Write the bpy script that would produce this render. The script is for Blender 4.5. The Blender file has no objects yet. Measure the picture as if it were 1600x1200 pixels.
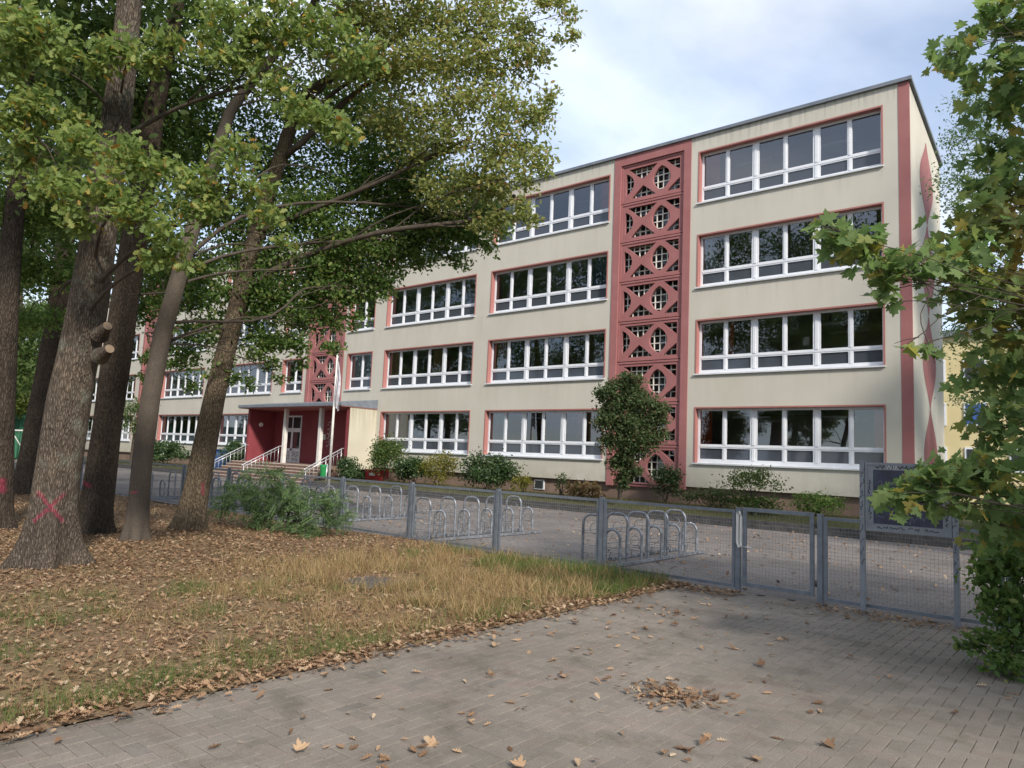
import bpy, bmesh, math, random
import numpy as np
from mathutils import Vector, Matrix
random.seed(7); rng = np.random.default_rng(11)
S = bpy.context.scene
COL = S.collection
# ------------------------------------------------------------------ camera
cd = bpy.data.cameras.new('camera'); cam = bpy.data.objects.new('camera', cd); COL.objects.link(cam)
cd.sensor_width = 36; cd.lens = 25.465; cd.clip_start = 0.05; cd.clip_end = 2000
cr, cu, cf = Vector((0.76832, 0.63862, 0.04294)), Vector((0.03342, -0.10703, 0.99369)), Vector((-0.63919, 0.76204, 0.10358))
CAM = Vector((0, -25.0, 1.65))
m = Matrix((cr, cu, -cf)).transposed().to_4x4(); m.translation = CAM
cam.matrix_world = m; S.camera = cam
# ------------------------------------------------------------------ sky and sun
SUN_DIR = Vector((0.74, -0.36, 0.57)).normalized()          # towards the sun: behind the camera and to the right
W = bpy.data.worlds.new('World'); S.world = W; W.use_nodes = True
nt = W.node_tree; nt.nodes.clear()
def N(nt, t, **kw):
    n = nt.nodes.new(t)
    for k, v in kw.items():
        if k.startswith('i_'): n.inputs[k[2:].replace('_', ' ')].default_value = v
        else: setattr(n, k, v)
    return n
sky = N(nt, 'ShaderNodeTexSky', sky_type='NISHITA', sun_disc=False)
sky.sun_elevation = math.asin(SUN_DIR.z); sky.sun_rotation = math.atan2(SUN_DIR.x, SUN_DIR.y)
sky.air_density = 1.0; sky.dust_density = 0.4; sky.ozone_density = 2.5
tc = N(nt, 'ShaderNodeTexCoord')
sep = N(nt, 'ShaderNodeSeparateXYZ'); nt.links.new(tc.outputs['Generated'], sep.inputs[0])
za = N(nt, 'ShaderNodeMath', operation='MAXIMUM'); nt.links.new(sep.outputs[2], za.inputs[0]); za.inputs[1].default_value = 0.0
zb = N(nt, 'ShaderNodeMath', operation='ADD'); nt.links.new(za.outputs[0], zb.inputs[0]); zb.inputs[1].default_value = 0.22
dv = N(nt, 'ShaderNodeVectorMath', operation='SCALE')
inv = N(nt, 'ShaderNodeMath', operation='DIVIDE'); inv.inputs[0].default_value = 1; nt.links.new(zb.outputs[0], inv.inputs[1])
nt.links.new(tc.outputs['Generated'], dv.inputs[0]); nt.links.new(inv.outputs[0], dv.inputs['Scale'])
mp = N(nt, 'ShaderNodeMapping'); mp.inputs['Location'].default_value = (0.3, 1.1, 0.0); mp.inputs['Scale'].default_value = (1, 1, 0.35)
nt.links.new(dv.outputs[0], mp.inputs[0])
cn = N(nt, 'ShaderNodeTexNoise', i_Scale=0.85, i_Detail=7.0, i_Roughness=0.55, i_Distortion=0.4); nt.links.new(mp.outputs[0], cn.inputs['Vector'])
cramp = N(nt, 'ShaderNodeValToRGB'); cramp.color_ramp.elements[0].position = 0.38; cramp.color_ramp.elements[1].position = 0.58
cramp.color_ramp.elements[0].color = (0.36, 0.36, 0.36, 1); cramp.color_ramp.elements[1].color = (1, 1, 1, 1)
nt.links.new(cn.outputs['Fac'], cramp.inputs[0])
cn2 = N(nt, 'ShaderNodeTexNoise', i_Scale=2.3, i_Detail=5.0); nt.links.new(mp.outputs[0], cn2.inputs['Vector'])
cc = N(nt, 'ShaderNodeValToRGB'); cc.color_ramp.elements[0].position = 0.35; cc.color_ramp.elements[1].position = 0.62
cc.color_ramp.elements[0].color = (4.9, 5.6, 7.0, 1); cc.color_ramp.elements[1].color = (5.9, 6.2, 6.8, 1)
nt.links.new(cn2.outputs['Fac'], cc.inputs[0])
mix = N(nt, 'ShaderNodeMix', data_type='RGBA')
nt.links.new(cramp.outputs[0], mix.inputs[0]); nt.links.new(sky.outputs[0], mix.inputs[6]); nt.links.new(cc.outputs[0], mix.inputs[7])
bg = N(nt, 'ShaderNodeBackground', i_Strength=0.13); nt.links.new(mix.outputs[2], bg.inputs[0])
wo = N(nt, 'ShaderNodeOutputWorld'); nt.links.new(bg.outputs[0], wo.inputs[0])
sd = bpy.data.lights.new('sun', 'SUN'); sd.energy = 3.6; sd.angle = math.radians(5); sd.color = (1, 0.93, 0.83)
sun = bpy.data.objects.new('sun', sd); COL.objects.link(sun); sun.rotation_euler = (-SUN_DIR).to_track_quat('-Z', 'Y').to_euler(); sun.location = (10, -40, 30)
vs = S.view_settings; vs.view_transform = 'Standard'; vs.look = 'None'; vs.exposure = 0.56; vs.gamma = 1; vs.use_curve_mapping = False
S.cycles.max_bounces = 8; S.cycles.transparent_max_bounces = 6; S.cycles.diffuse_bounces = 4; S.cycles.transmission_bounces = 6; S.cycles.glossy_bounces = 2

# ------------------------------------------------------------------ helpers: materials
MATS = {}
def base(name, rough=0.7, metal=0.0, spec=0.4):
    m = bpy.data.materials.new(name); m.use_nodes = True; t = m.node_tree; b = t.nodes['Principled BSDF']
    b.inputs['Roughness'].default_value = rough; b.inputs['Metallic'].default_value = metal; b.inputs['Specular IOR Level'].default_value = spec
    MATS[name] = m; return m, t, b
def ramp(t, stops, src=None, interp='LINEAR'):
    r = t.nodes.new('ShaderNodeValToRGB'); cr_ = r.color_ramp; cr_.interpolation = interp
    while len(cr_.elements) < len(stops): cr_.elements.new(0.5)
    for e, (p, c) in zip(cr_.elements, stops): e.position = p; e.color = (*c, 1)
    if src is not None: t.links.new(src, r.inputs[0])
    return r
def noise(t, scale, detail=4, rough=0.55, mapscale=None, dist=0.0):
    n = N(t, 'ShaderNodeTexNoise'); n.inputs['Scale'].default_value = scale; n.inputs['Detail'].default_value = detail
    n.inputs['Roughness'].default_value = rough; n.inputs['Distortion'].default_value = dist
    c = N(t, 'ShaderNodeTexCoord')
    if mapscale:
        mp = N(t, 'ShaderNodeMapping'); mp.inputs['Scale'].default_value = mapscale
        t.links.new(c.outputs['Object'], mp.inputs[0]); t.links.new(mp.outputs[0], n.inputs['Vector'])
    else: t.links.new(c.outputs['Object'], n.inputs['Vector'])
    return n
def bump(t, b, src, strength=0.3, dist=0.01):
    bp_ = N(t, 'ShaderNodeBump'); bp_.inputs['Strength'].default_value = strength; bp_.inputs['Distance'].default_value = dist
    t.links.new(src, bp_.inputs['Height']); t.links.new(bp_.outputs[0], b.inputs['Normal'])
def mixc(t, fac, a, b_, mode='MIX'):
    x = N(t, 'ShaderNodeMix', data_type='RGBA', blend_type=mode)
    for s, i in ((fac, 0), (a, 6), (b_, 7)):
        if hasattr(s, 'links') or hasattr(s, 'is_linked'): t.links.new(s, x.inputs[i])
        elif i == 0: x.inputs[0].default_value = s
        else: x.inputs[i].default_value = (*s, 1)
    return x.outputs[2]
def noisy(name, c1, c2, scale=6, rough=0.7, metal=0.0, bmp=0.2, bscale=None, detail=5, mapscale=None, spec=0.3, bdist=0.01):
    m, t, b = base(name, rough, metal, spec)
    n = noise(t, scale, detail, mapscale=mapscale); r = ramp(t, [(0.3, c1), (0.7, c2)], n.outputs['Fac'])
    t.links.new(r.outputs[0], b.inputs['Base Color'])
    if bmp:
        n2 = noise(t, bscale or scale * 8, 6, mapscale=mapscale); bump(t, b, n2.outputs['Fac'], bmp, bdist)
    return m
def island(t):
    g = N(t, 'ShaderNodeNewGeometry'); o = N(t, 'ShaderNodeObjectInfo')
    a = N(t, 'ShaderNodeMath', operation='ADD'); t.links.new(g.outputs['Random Per Island'], a.inputs[0]); t.links.new(o.outputs['Random'], a.inputs[1])
    f = N(t, 'ShaderNodeMath', operation='FRACT'); t.links.new(a.outputs[0], f.inputs[0]); return f.outputs[0]
def leafmat(name, stops, transl=0.45, rough=0.55, spec=0.25, patch=None):
    m = bpy.data.materials.new(name); m.use_nodes = True; t = m.node_tree; b = t.nodes['Principled BSDF']; out = t.nodes['Material Output']
    b.inputs['Roughness'].default_value = rough; b.inputs['Specular IOR Level'].default_value = spec
    col = ramp(t, stops, island(t)).outputs[0]
    if patch:      # branches of another leaf colour
        n = noise(t, patch[1], 2); f = ramp(t, [(patch[2], (0, 0, 0)), (patch[2] + 0.12, (1, 1, 1))], n.outputs['Fac'])
        col2 = ramp(t, patch[0], island(t)).outputs[0]
        col = mixc(t, f.outputs[0], col, col2)
    t.links.new(col, b.inputs['Base Color'])
    tr = N(t, 'ShaderNodeBsdfTranslucent')
    hs = N(t, 'ShaderNodeHueSaturation'); hs.inputs['Value'].default_value = 1.5; hs.inputs['Saturation'].default_value = 1.1
    t.links.new(col, hs.inputs['Color']); t.links.new(hs.outputs[0], tr.inputs[0])
    mx = N(t, 'ShaderNodeMixShader'); mx.inputs[0].default_value = transl
    t.links.new(b.outputs[0], mx.inputs[1]); t.links.new(tr.outputs[0], mx.inputs[2]); t.links.new(mx.outputs[0], out.inputs[0])
    MATS[name] = m; return m
def P3(h):  # sRGB 0-255 -> linear
    return tuple((c / 255 / 12.92 if c / 255 <= .04045 else ((c / 255 + .055) / 1.055) ** 2.4) for c in h)

# ------------------------------------------------------------------ helpers: objects
def tag(o, label=None, cat=None, group=None, kind=None):
    if label: o['label'] = label
    if cat: o['category'] = cat
    if group: o['group'] = group
    if kind: o['kind'] = kind
    return o
def link(o, parent=None):
    COL.objects.link(o)
    if parent is not None: o.parent = parent
    return o
def thing(name, label, cat, loc=(0, 0, 0), group=None, rz=0):
    o = bpy.data.objects.new(name, None); o.location = loc; o.rotation_euler = (0, 0, rz); o.empty_display_size = 0.2
    link(o); tag(o, label, cat, group); o['off'] = 0; del o['off']; return o
def part(name, me, parent, mat=None, world=True, kind=None, loc=None, label=None):
    """mesh child; world=True: its vertices are world coordinates"""
    o = bpy.data.objects.new(name, me)
    if mat is not None and len(me.materials) == 0: me.materials.append(MATS[mat] if isinstance(mat, str) else mat)
    link(o, parent)
    if loc is not None: o.location = loc
    elif world and parent is not None:
        p = parent; v = Vector(p.location)
        while p.parent: p = p.parent; v = v + Vector(p.location)
        o.location = -v
    if kind: o['kind'] = kind
    if label: o['label'] = label
    return o
class MB:
    def __init__(s): s.v = []; s.f = []; s.mi = []; s.cur = 0; s.smooth = []; s.sm = False
    def face(s, idx): s.f.append(idx); s.mi.append(s.cur); s.smooth.append(s.sm)
    def quad(s, *ps):
        n = len(s.v); s.v += [tuple(p) for p in ps]; s.face(tuple(range(n, n + len(ps)))); return s
    def box(s, x0, x1, y0, y1, z0, z1, skip=''):
        n = len(s.v)
        s.v += [(x0, y0, z0), (x1, y0, z0), (x1, y1, z0), (x0, y1, z0), (x0, y0, z1), (x1, y0, z1), (x1, y1, z1), (x0, y1, z1)]
        F = {'b': (0, 3, 2, 1), 't': (4, 5, 6, 7), 'f': (0, 1, 5, 4), 'r': (1, 2, 6, 5), 'k': (2, 3, 7, 6), 'l': (3, 0, 4, 7)}
        for k, q in F.items():
            if k not in skip: s.face(tuple(n + i for i in q))
        return s
    def tube(s, path, rad, n=8, cap=True):
        path = [Vector(p) for p in path]; k = len(path)
        if not hasattr(rad, '__len__'): rad = [rad] * k
        up = Vector((0.31, 0.17, 0.93)); prev = None; st = len(s.v); sm = s.sm; s.sm = True
        for i, p in enumerate(path):
            d = (path[min(i + 1, k - 1)] - path[max(i - 1, 0)]).normalized()
            if prev is None:
                a = d.cross(up)
                if a.length < 0.1: a = d.cross(Vector((1, 0, 0)))
                a.normalize()
            else: a = (prev - d * prev.dot(d)).normalized()
            prev = a; b = d.cross(a)
            for j in range(n):
                t = 2 * math.pi * j / n; s.v.append(tuple(p + (a * math.cos(t) + b * math.sin(t)) * rad[i]))
        for i in range(k - 1):
            for j in range(n): s.face((st + i * n + j, st + i * n + (j + 1) % n, st + (i + 1) * n + (j + 1) % n, st + (i + 1) * n + j))
        s.sm = sm
        if cap:
            s.face(tuple(st + j for j in range(n))[::-1]); s.face(tuple(st + (k - 1) * n + j for j in range(n)))
        return s
    def mesh(s, name, mats=()):
        me = bpy.data.meshes.new(name); me.from_pydata(s.v, [], s.f)
        for m_ in mats: me.materials.append(MATS[m_] if isinstance(m_, str) else m_)
        me.polygons.foreach_set('material_index', s.mi); me.polygons.foreach_set('use_smooth', s.smooth); me.update(); return me
def struct(name, me, mat=None):
    o = part(name, me, None, mat); o['kind'] = 'structure'; return o
def copy_tree(o, parent=None):
    c = o.copy(); COL.objects.link(c); c.parent = parent
    for ch in o.children: copy_tree(ch, c)
    return c

# ------------------------------------------------------------------ leaf scattering
def half_leaf(pts, fold):
    """mirror a half outline (x,y) along the midrib; two polygons folded by `fold`"""
    r = [(x, y, fold * x + 0.12 * (y - .5) ** 2) for x, y in pts]; mid = [p for p in r if abs(p[0]) < 1e-6]
    v = list(r); f1 = list(range(len(r))); f2 = []
    for i, (x, y, z) in enumerate(r):
        if abs(x) < 1e-6: f2.append(i)
        else: f2.append(len(v)); v.append((-x, y, z))
    return np.array(v, float), [f1, f2[::-1]]
SIMPLE = half_leaf([(0, 0), (.24, .3), (.22, .65), (0, 1)], 0.25)
SMALL = half_leaf([(0, 0), (.22, .5), (0, 1)], 0.3)
OAK = half_leaf([(0, 0), (.04, .12), (.17, .2), (.08, .3), (.27, .4), (.11, .51), (.33, .64), (.14, .74), (.22, .87), (.1, .97), (0, 1)], 0.25)
MAPLE = half_leaf([(0, 0), (.14, -.06), (.42, -.04), (.34, .12), (.30, .2), (.5, .24), (.66, .42), (.46, .45), (.38, .54), (.22, .48), (.28, .74), (.12, .76), (0, 1.02)], 0.22)
CURL = (lambda t: (np.c_[t[0][:, :2], t[0][:, 2] + 0.9 * np.abs(t[0][:, 0]) ** 1.3 + 0.35 * (t[0][:, 1] - .4) ** 2], t[1]))(OAK)
CURLM = (lambda t: (np.c_[t[0][:, :2], t[0][:, 2] + 0.55 * np.abs(t[0][:, 0]) ** 1.3 + 0.3 * (t[0][:, 1] - .4) ** 2], t[1]))(MAPLE)
def frames(n, up=1.0, droop=0.0):
    z = rng.normal(size=(n, 3)); z /= np.linalg.norm(z, axis=1)[:, None] + 1e-9; z[:, 2] = z[:, 2] + up; z /= np.linalg.norm(z, axis=1)[:, None] + 1e-9
    y = rng.normal(size=(n, 3)); y[:, 2] -= droop
    y -= z * (y * z).sum(1)[:, None]; y /= np.linalg.norm(y, axis=1)[:, None] + 1e-9
    x = np.cross(y, z); return x, y, z
def scatter(name, tpl, pos, size, fr, mat):
    V, F = tpl; n = len(pos); x, y, z = fr; size = np.broadcast_to(np.asarray(size, float), (n,))
    vv = (V[None, :, 0, None] * x[:, None] + V[None, :, 1, None] * y[:, None] + V[None, :, 2, None] * z[:, None]) * size[:, None, None] + pos[:, None]
    me = bpy.data.meshes.new(name); nv = len(V)
    me.vertices.add(n * nv); me.vertices.foreach_set('co', vv.reshape(-1).astype(np.float32))
    loops = np.concatenate([np.array(f) for f in F]); nl = len(loops)
    me.loops.add(n * nl); me.loops.foreach_set('vertex_index', (loops[None] + (np.arange(n) * nv)[:, None]).reshape(-1).astype(np.int32))
    st = np.cumsum([0] + [len(f) for f in F[:-1]]); npf = len(F)
    me.polygons.add(n * npf); me.polygons.foreach_set('loop_start', (st[None] + (np.arange(n) * nl)[:, None]).reshape(-1).astype(np.int32))
    me.polygons.foreach_set('use_smooth', np.ones(n * npf, bool))
    me.update(calc_edges=True); me.validate()
    me.materials.append(MATS[mat]); return me
def blobs(clusters, dens, sub=9, flat=0.7, spread=0.34):
    """points clumped round sub-centres inside each (x,y,z,r) ball"""
    out = []
    for (x, y, z, r) in clusters:
        n = int(dens * r * r); k = max(4, int(sub * r / 0.6))
        c = rng.normal(size=(k, 3)); c *= (rng.random(k) ** 0.4 / np.linalg.norm(c, axis=1))[:, None] * r * .85; c[:, 2] *= flat
        p = c[rng.integers(0, k, n)] + rng.normal(size=(n, 3)) * np.array([1, 1, 0.55]) * r * spread * 0.7
        k2 = int(n * .35); u_ = rng.normal(size=(k2, 3)); u_ *= (rng.random(k2) ** .45 / np.linalg.norm(u_, axis=1))[:, None] * r * 1.2; u_[:, 2] *= flat; p[:k2] = u_
        out.append(p + np.array([x, y, z]))
    return np.concatenate(out)
def limb(mb, a, b, r0, r1, sag=0.15, n=6, wob=0.08, sides=6):
    a, b = Vector(a), Vector(b); L = (b - a).length; pts = []; rr = []; n = n + 3
    A1, A2 = (Vector((random.gauss(0, 1), random.gauss(0, 1), random.gauss(0, .7))) * wob * L * .3 for _ in range(2)); p1, p2 = random.uniform(0, 6.28), random.uniform(0, 6.28)
    for i in range(n + 1):
        t = i / n; e = math.sin(math.pi * t) ** .7 if 0 < t < 1 else 0; p = a.lerp(b, t); p.z += math.sin(math.pi * t) * sag * L
        p += (A1 * math.sin(3.3 * t + p1) + A2 * .55 * math.sin(8 * t + p2)) * e
        pts.append(p); rr.append(r0 + (r1 - r0) * t ** 0.8)
    mb.tube(pts, rr, sides, cap=True); return pts
def trunk_mesh(path, rad, flare=0.6, seed=0, sides=28, fl_h=0.4):
    """gnarled trunk: dense rings, root flare"""
    r_ = random.Random(seed); path = [Vector(p) for p in path]; L = [0]
    for a, b in zip(path, path[1:]): L.append(L[-1] + (b - a).length)
    def at(s):
        for i in range(len(path) - 1):
            if s <= L[i + 1] or i == len(path) - 2:
                t = (s - L[i]) / (L[i + 1] - L[i]); return path[i].lerp(path[i + 1], t), rad[i] + (rad[i + 1] - rad[i]) * t
    ph = [r_.uniform(0, 6.28) for _ in range(6)]; mb = MB(); mb.sm = True; nr = 56; rows = []
    for i in range(nr + 1):
        u = i / nr; s = L[-1] * u ** 1.5; p, r = at(s); row = []
        fl = math.exp(-s / fl_h) * flare
        for j in range(sides):
            t = 2 * math.pi * j / sides
            k = 1 + fl * (0.7 + 0.5 * math.cos(5 * t + ph[0]) + 0.3 * math.cos(3 * t + ph[1])) + 0.035 * math.sin(2 * t + ph[2] + s * 0.7) + 0.025 * math.sin(7 * t + ph[3] + s * .4) + .02 * math.sin(3 * s + 4 * t + ph[4])
            row.append(len(mb.v)); mb.v.append((p.x + r * k * math.cos(t), p.y + r * k * math.sin(t), p.z - (0.06 if i == 0 else 0)))
        rows.append(row)
    for a, b in zip(rows, rows[1:]):
        for j in range(sides): mb.face((a[j], a[(j + 1) % sides], b[(j + 1) % sides], b[j]))
    return mb

# ------------------------------------------------------------------ materials
def plaster():
    m, t, b = base('plaster', 0.88, 0, 0.2)
    n = noise(t, 0.35, 5); c = ramp(t, [(0.3, (.50, .47, .405)), (0.7, (.555, .525, .455))], n.outputs['Fac']).outputs[0]
    n2 = noise(t, 1.0, 6, mapscale=(2.2, 2.2, 0.18)); s = ramp(t, [(0.42, (1, 1, 1)), (0.75, (.94, .94, .93))], n2.outputs['Fac']).outputs[0]
    c = mixc(t, 0.8, c, s, 'MULTIPLY')
    # rain streaks hanging from the roof edge: weathering
    co = N(t, 'ShaderNodeTexCoord'); sx = N(t, 'ShaderNodeSeparateXYZ'); t.links.new(co.outputs['Object'], sx.inputs[0])
    mr = N(t, 'ShaderNodeMapRange'); mr.inputs[1].default_value = 13.7; mr.inputs[2].default_value = 14.35; t.links.new(sx.outputs[2], mr.inputs[0])
    n3 = noise(t, 1.0, 6, 0.7, mapscale=(6, 6, 0.35)); st = ramp(t, [(0.47, (0, 0, 0)), (0.64, (1, 1, 1))], n3.outputs['Fac'])
    mm = N(t, 'ShaderNodeMath', operation='MULTIPLY'); t.links.new(mr.outputs[0], mm.inputs[0]); t.links.new(st.outputs[0], mm.inputs[1])
    m4 = N(t, 'ShaderNodeMath', operation='MULTIPLY'); t.links.new(mm.outputs[0], m4.inputs[0]); m4.inputs[1].default_value = 0.6
    c = mixc(t, m4.outputs[0], c, (.22, .21, .18))
    su = N(t, 'ShaderNodeMath', operation='SUBTRACT'); t.links.new(sx.outputs[2], su.inputs[0]); su.inputs[1].default_value = 1.772 - 6.6
    mo = N(t, 'ShaderNodeMath', operation='MODULO'); t.links.new(su.outputs[0], mo.inputs[0]); mo.inputs[1].default_value = 3.3
    mr2 = N(t, 'ShaderNodeMapRange'); mr2.inputs[1].default_value = 2.3; mr2.inputs[2].default_value = 3.3; t.links.new(mo.outputs[0], mr2.inputs[0])
    n7 = noise(t, 1.0, 6, .7, mapscale=(3.5, 3.5, .16)); s7 = ramp(t, [(0.52, (0, 0, 0)), (0.74, (.3, .3, .3))], n7.outputs['Fac'])
    m7 = N(t, 'ShaderNodeMath', operation='MULTIPLY'); t.links.new(mr2.outputs[0], m7.inputs[0]); t.links.new(s7.outputs[0], m7.inputs[1]); c = mixc(t, m7.outputs[0], c, (.27, .25, .20))
    mr3 = N(t, 'ShaderNodeMapRange'); mr3.inputs[1].default_value = 1.55; mr3.inputs[2].default_value = .93; t.links.new(sx.outputs[2], mr3.inputs[0])
    s8 = ramp(t, [(0.4, (0, 0, 0)), (0.7, (.55, .55, .55))], noise(t, 1.7, 6, .65).outputs['Fac']); m8 = N(t, 'ShaderNodeMath', operation='MULTIPLY'); t.links.new(mr3.outputs[0], m8.inputs[0]); t.links.new(s8.outputs[0], m8.inputs[1]); c = mixc(t, m8.outputs[0], c, (.26, .23, .17))
    n5 = noise(t, 0.5, 4, mapscale=(1, 1, .5)); gr = ramp(t, [(0.55, (0, 0, 0)), (0.8, (.35, .35, .35))], n5.outputs['Fac']).outputs[0]
    c = mixc(t, gr, c, (.40, .41, .30))
    t.links.new(c, b.inputs['Base Color']); n6 = noise(t, 90, 3); bump(t, b, n6.outputs['Fac'], 0.35, 0.004)
plaster()
def porchplaster():
    m, t, b = base('porch_plaster', 0.88, 0, 0.2)
    n = noise(t, 0.8, 5); c = ramp(t, [(0.3, (.47, .435, .345)), (0.7, (.53, .49, .39))], n.outputs['Fac']).outputs[0]
    co = N(t, 'ShaderNodeTexCoord'); sx = N(t, 'ShaderNodeSeparateXYZ'); t.links.new(co.outputs['Object'], sx.inputs[0])
    mr = N(t, 'ShaderNodeMapRange'); mr.inputs[1].default_value = 2.6; mr.inputs[2].default_value = 3.9; t.links.new(sx.outputs[2], mr.inputs[0])
    n3 = noise(t, 1.0, 6, 0.7, mapscale=(6, 7, 0.35)); st = ramp(t, [(0.42, (0, 0, 0)), (0.66, (1, 1, 1))], n3.outputs['Fac'])
    mm = N(t, 'ShaderNodeMath', operation='MULTIPLY'); t.links.new(mr.outputs[0], mm.inputs[0]); t.links.new(st.outputs[0], mm.inputs[1])
    c = mixc(t, mm.outputs[0], c, (.33, .30, .22)); t.links.new(c, b.inputs['Base Color'])
porchplaster()
noisy('red_concrete', (.29, .115, .112), (.345, .148, .145), 1.2, 0.85, bmp=0.2, bscale=60)
noisy('salmon', (.33, .14, .125), (.38, .17, .15), 2, 0.8, bmp=0.1, bscale=60)
noisy('porch_red', (.195, .038, .045), (.24, .052, .06), 1.2, 0.7, bmp=0.1)
noisy('plinth', (.17, .115, .09), (.26, .18, .145), 1.5, 0.9, bmp=0.4, bscale=25)
noisy('white_frame', (.66, .68, .72), (.73, .74, .77), 3, 0.4, bmp=0, spec=0.5)
noisy('sill_metal', (.55, .57, .60), (.66, .68, .7), 3, 0.45, bmp=0)
noisy('roof_metal', (.13, .15, .18), (.20, .22, .25), 3, 0.5, bmp=0)
noisy('grille_white', (.60, .60, .55), (.78, .77, .70), 5, 0.7, bmp=0)
noisy('interior', (.55, .52, .46), (.62, .59, .53), 1, 0.9, bmp=0)
noisy('orange_curtain', (.50, .09, .03), (.62, .13, .05), 3, 0.9, bmp=0)
noisy('tan_curtain', (.40, .27, .13), (.48, .33, .17), 3, 0.9, bmp=0)
noisy('blue_curtain', (.06, .13, .28), (.08, .17, .33), 3, 0.9, bmp=0)
noisy('pale_blind', (.52, .58, .66), (.58, .63, .7), 3, 0.8, bmp=0)
noisy('galvanised', (.13, .15, .18), (.20, .22, .25), 9, 0.45, metal=0.35, bmp=0.08, bscale=80, spec=0.5)
noisy('board_metal', (.19, .205, .235), (.27, .285, .315), 9, 0.5, metal=0.2, bmp=0.05, bscale=80)
noisy('fence_wire', (.16, .175, .195), (.24, .255, .28), 9, 0.5, metal=0.3, bmp=0, spec=0.5)
noisy('rack_steel', (.09, .10, .115), (.33, .35, .385), 11, 0.45, metal=0.4, bmp=0, spec=0.5, detail=3)
noisy('rail_steel', (.50, .51, .53), (.66, .67, .69), 6, 0.35, metal=0.5, bmp=0)
noisy('pole_white', (.60, .58, .54), (.74, .72, .68), 4, 0.5, bmp=0)
noisy('step_brown', (.14, .082, .065), (.22, .14, .11), 4, 0.9, bmp=0.3, bscale=40)
noisy('step_edge', (.42, .35, .28), (.54, .46, .38), 6, 0.85, bmp=0)
noisy('kerb_stone', (.045, .043, .042), (.09, .085, .08), 5, 0.9, bmp=0.5, bscale=30)
noisy('bin_green', (.02, .20, .06), (.03, .27, .085), 4, 0.4, bmp=0)
noisy('red_paint', (.28, .02, .025), (.36, .035, .04), 4, 0.5, bmp=0)
noisy('blue_paint', (.03, .07, .22), (.06, .13, .34), 5, 0.5, bmp=0)
noisy('black_ink', (.012, .012, .015), (.03, .03, .035), 20, 0.6, bmp=0)
noisy('white_ink', (.5, .5, .52), (.66, .66, .66), 20, 0.7, bmp=0)
noisy('grey_ink', (.09, .1, .14), (.16, .17, .22), 12, 0.5, bmp=0)
noisy('iron', (.07, .06, .05), (.15, .13, .11), 14, 0.7, metal=0.3, bmp=0.4, bscale=60)
noisy('door_grey', (.52, .53, .52), (.64, .64, .62), 6, 0.5, bmp=0)
noisy('lamp_glass', (.7, .7, .68), (.8, .8, .78), 5, 0.3, bmp=0)
noisy('cut_wood', (.15, .11, .075), (.24, .175, .12), 14, 0.85, bmp=0.2)
noisy('twig', (.045, .036, .028), (.085, .068, .052), 8, 0.9, bmp=0.3)
noisy('court_green', (.03, .12, .07), (.05, .17, .10), 1, 0.8, bmp=0)
noisy('yellow_wall', (.56, .46, .24), (.64, .54, .31), 0.5, 0.85, bmp=0)
noisy('grey_wall', (.45, .45, .46), (.53, .53, .54), 0.5, 0.85, bmp=0)
noisy('flag_cloth', (.36, .35, .40), (.62, .60, .62), 5, 0.9, bmp=0)
def glassmat(name, tint, refl_rough=0.005, body=None, ior=1.7):
    m = bpy.data.materials.new(name); m.use_nodes = True; t = m.node_tree; t.nodes.clear()
    out = N(t, 'ShaderNodeOutputMaterial'); fr = N(t, 'ShaderNodeFresnel'); fr.inputs[0].default_value = ior
    gl = N(t, 'ShaderNodeBsdfGlossy'); gl.inputs['Roughness'].default_value = refl_rough; gl.inputs[0].default_value = (.92, .95, 1, 1)
    if body: tr = N(t, 'ShaderNodeBsdfDiffuse'); tr.inputs[0].default_value = (*body, 1)
    else: tr = N(t, 'ShaderNodeBsdfTransparent'); tr.inputs[0].default_value = (*tint, 1)
    mx = N(t, 'ShaderNodeMixShader'); t.links.new(fr.outputs[0], mx.inputs[0]); t.links.new(tr.outputs[0], mx.inputs[1]); t.links.new(gl.outputs[0], mx.inputs[2])
    t.links.new(mx.outputs[0], out.inputs[0]); MATS[name] = m
glassmat('glass', (.80, .83, .85), ior=2.2); glassmat('film_glass', None, 0.06, body=(.055, .062, .075), ior=1.6); glassmat('dark_glass', None, 0.02, body=(.04, .042, .045), ior=1.6)
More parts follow.
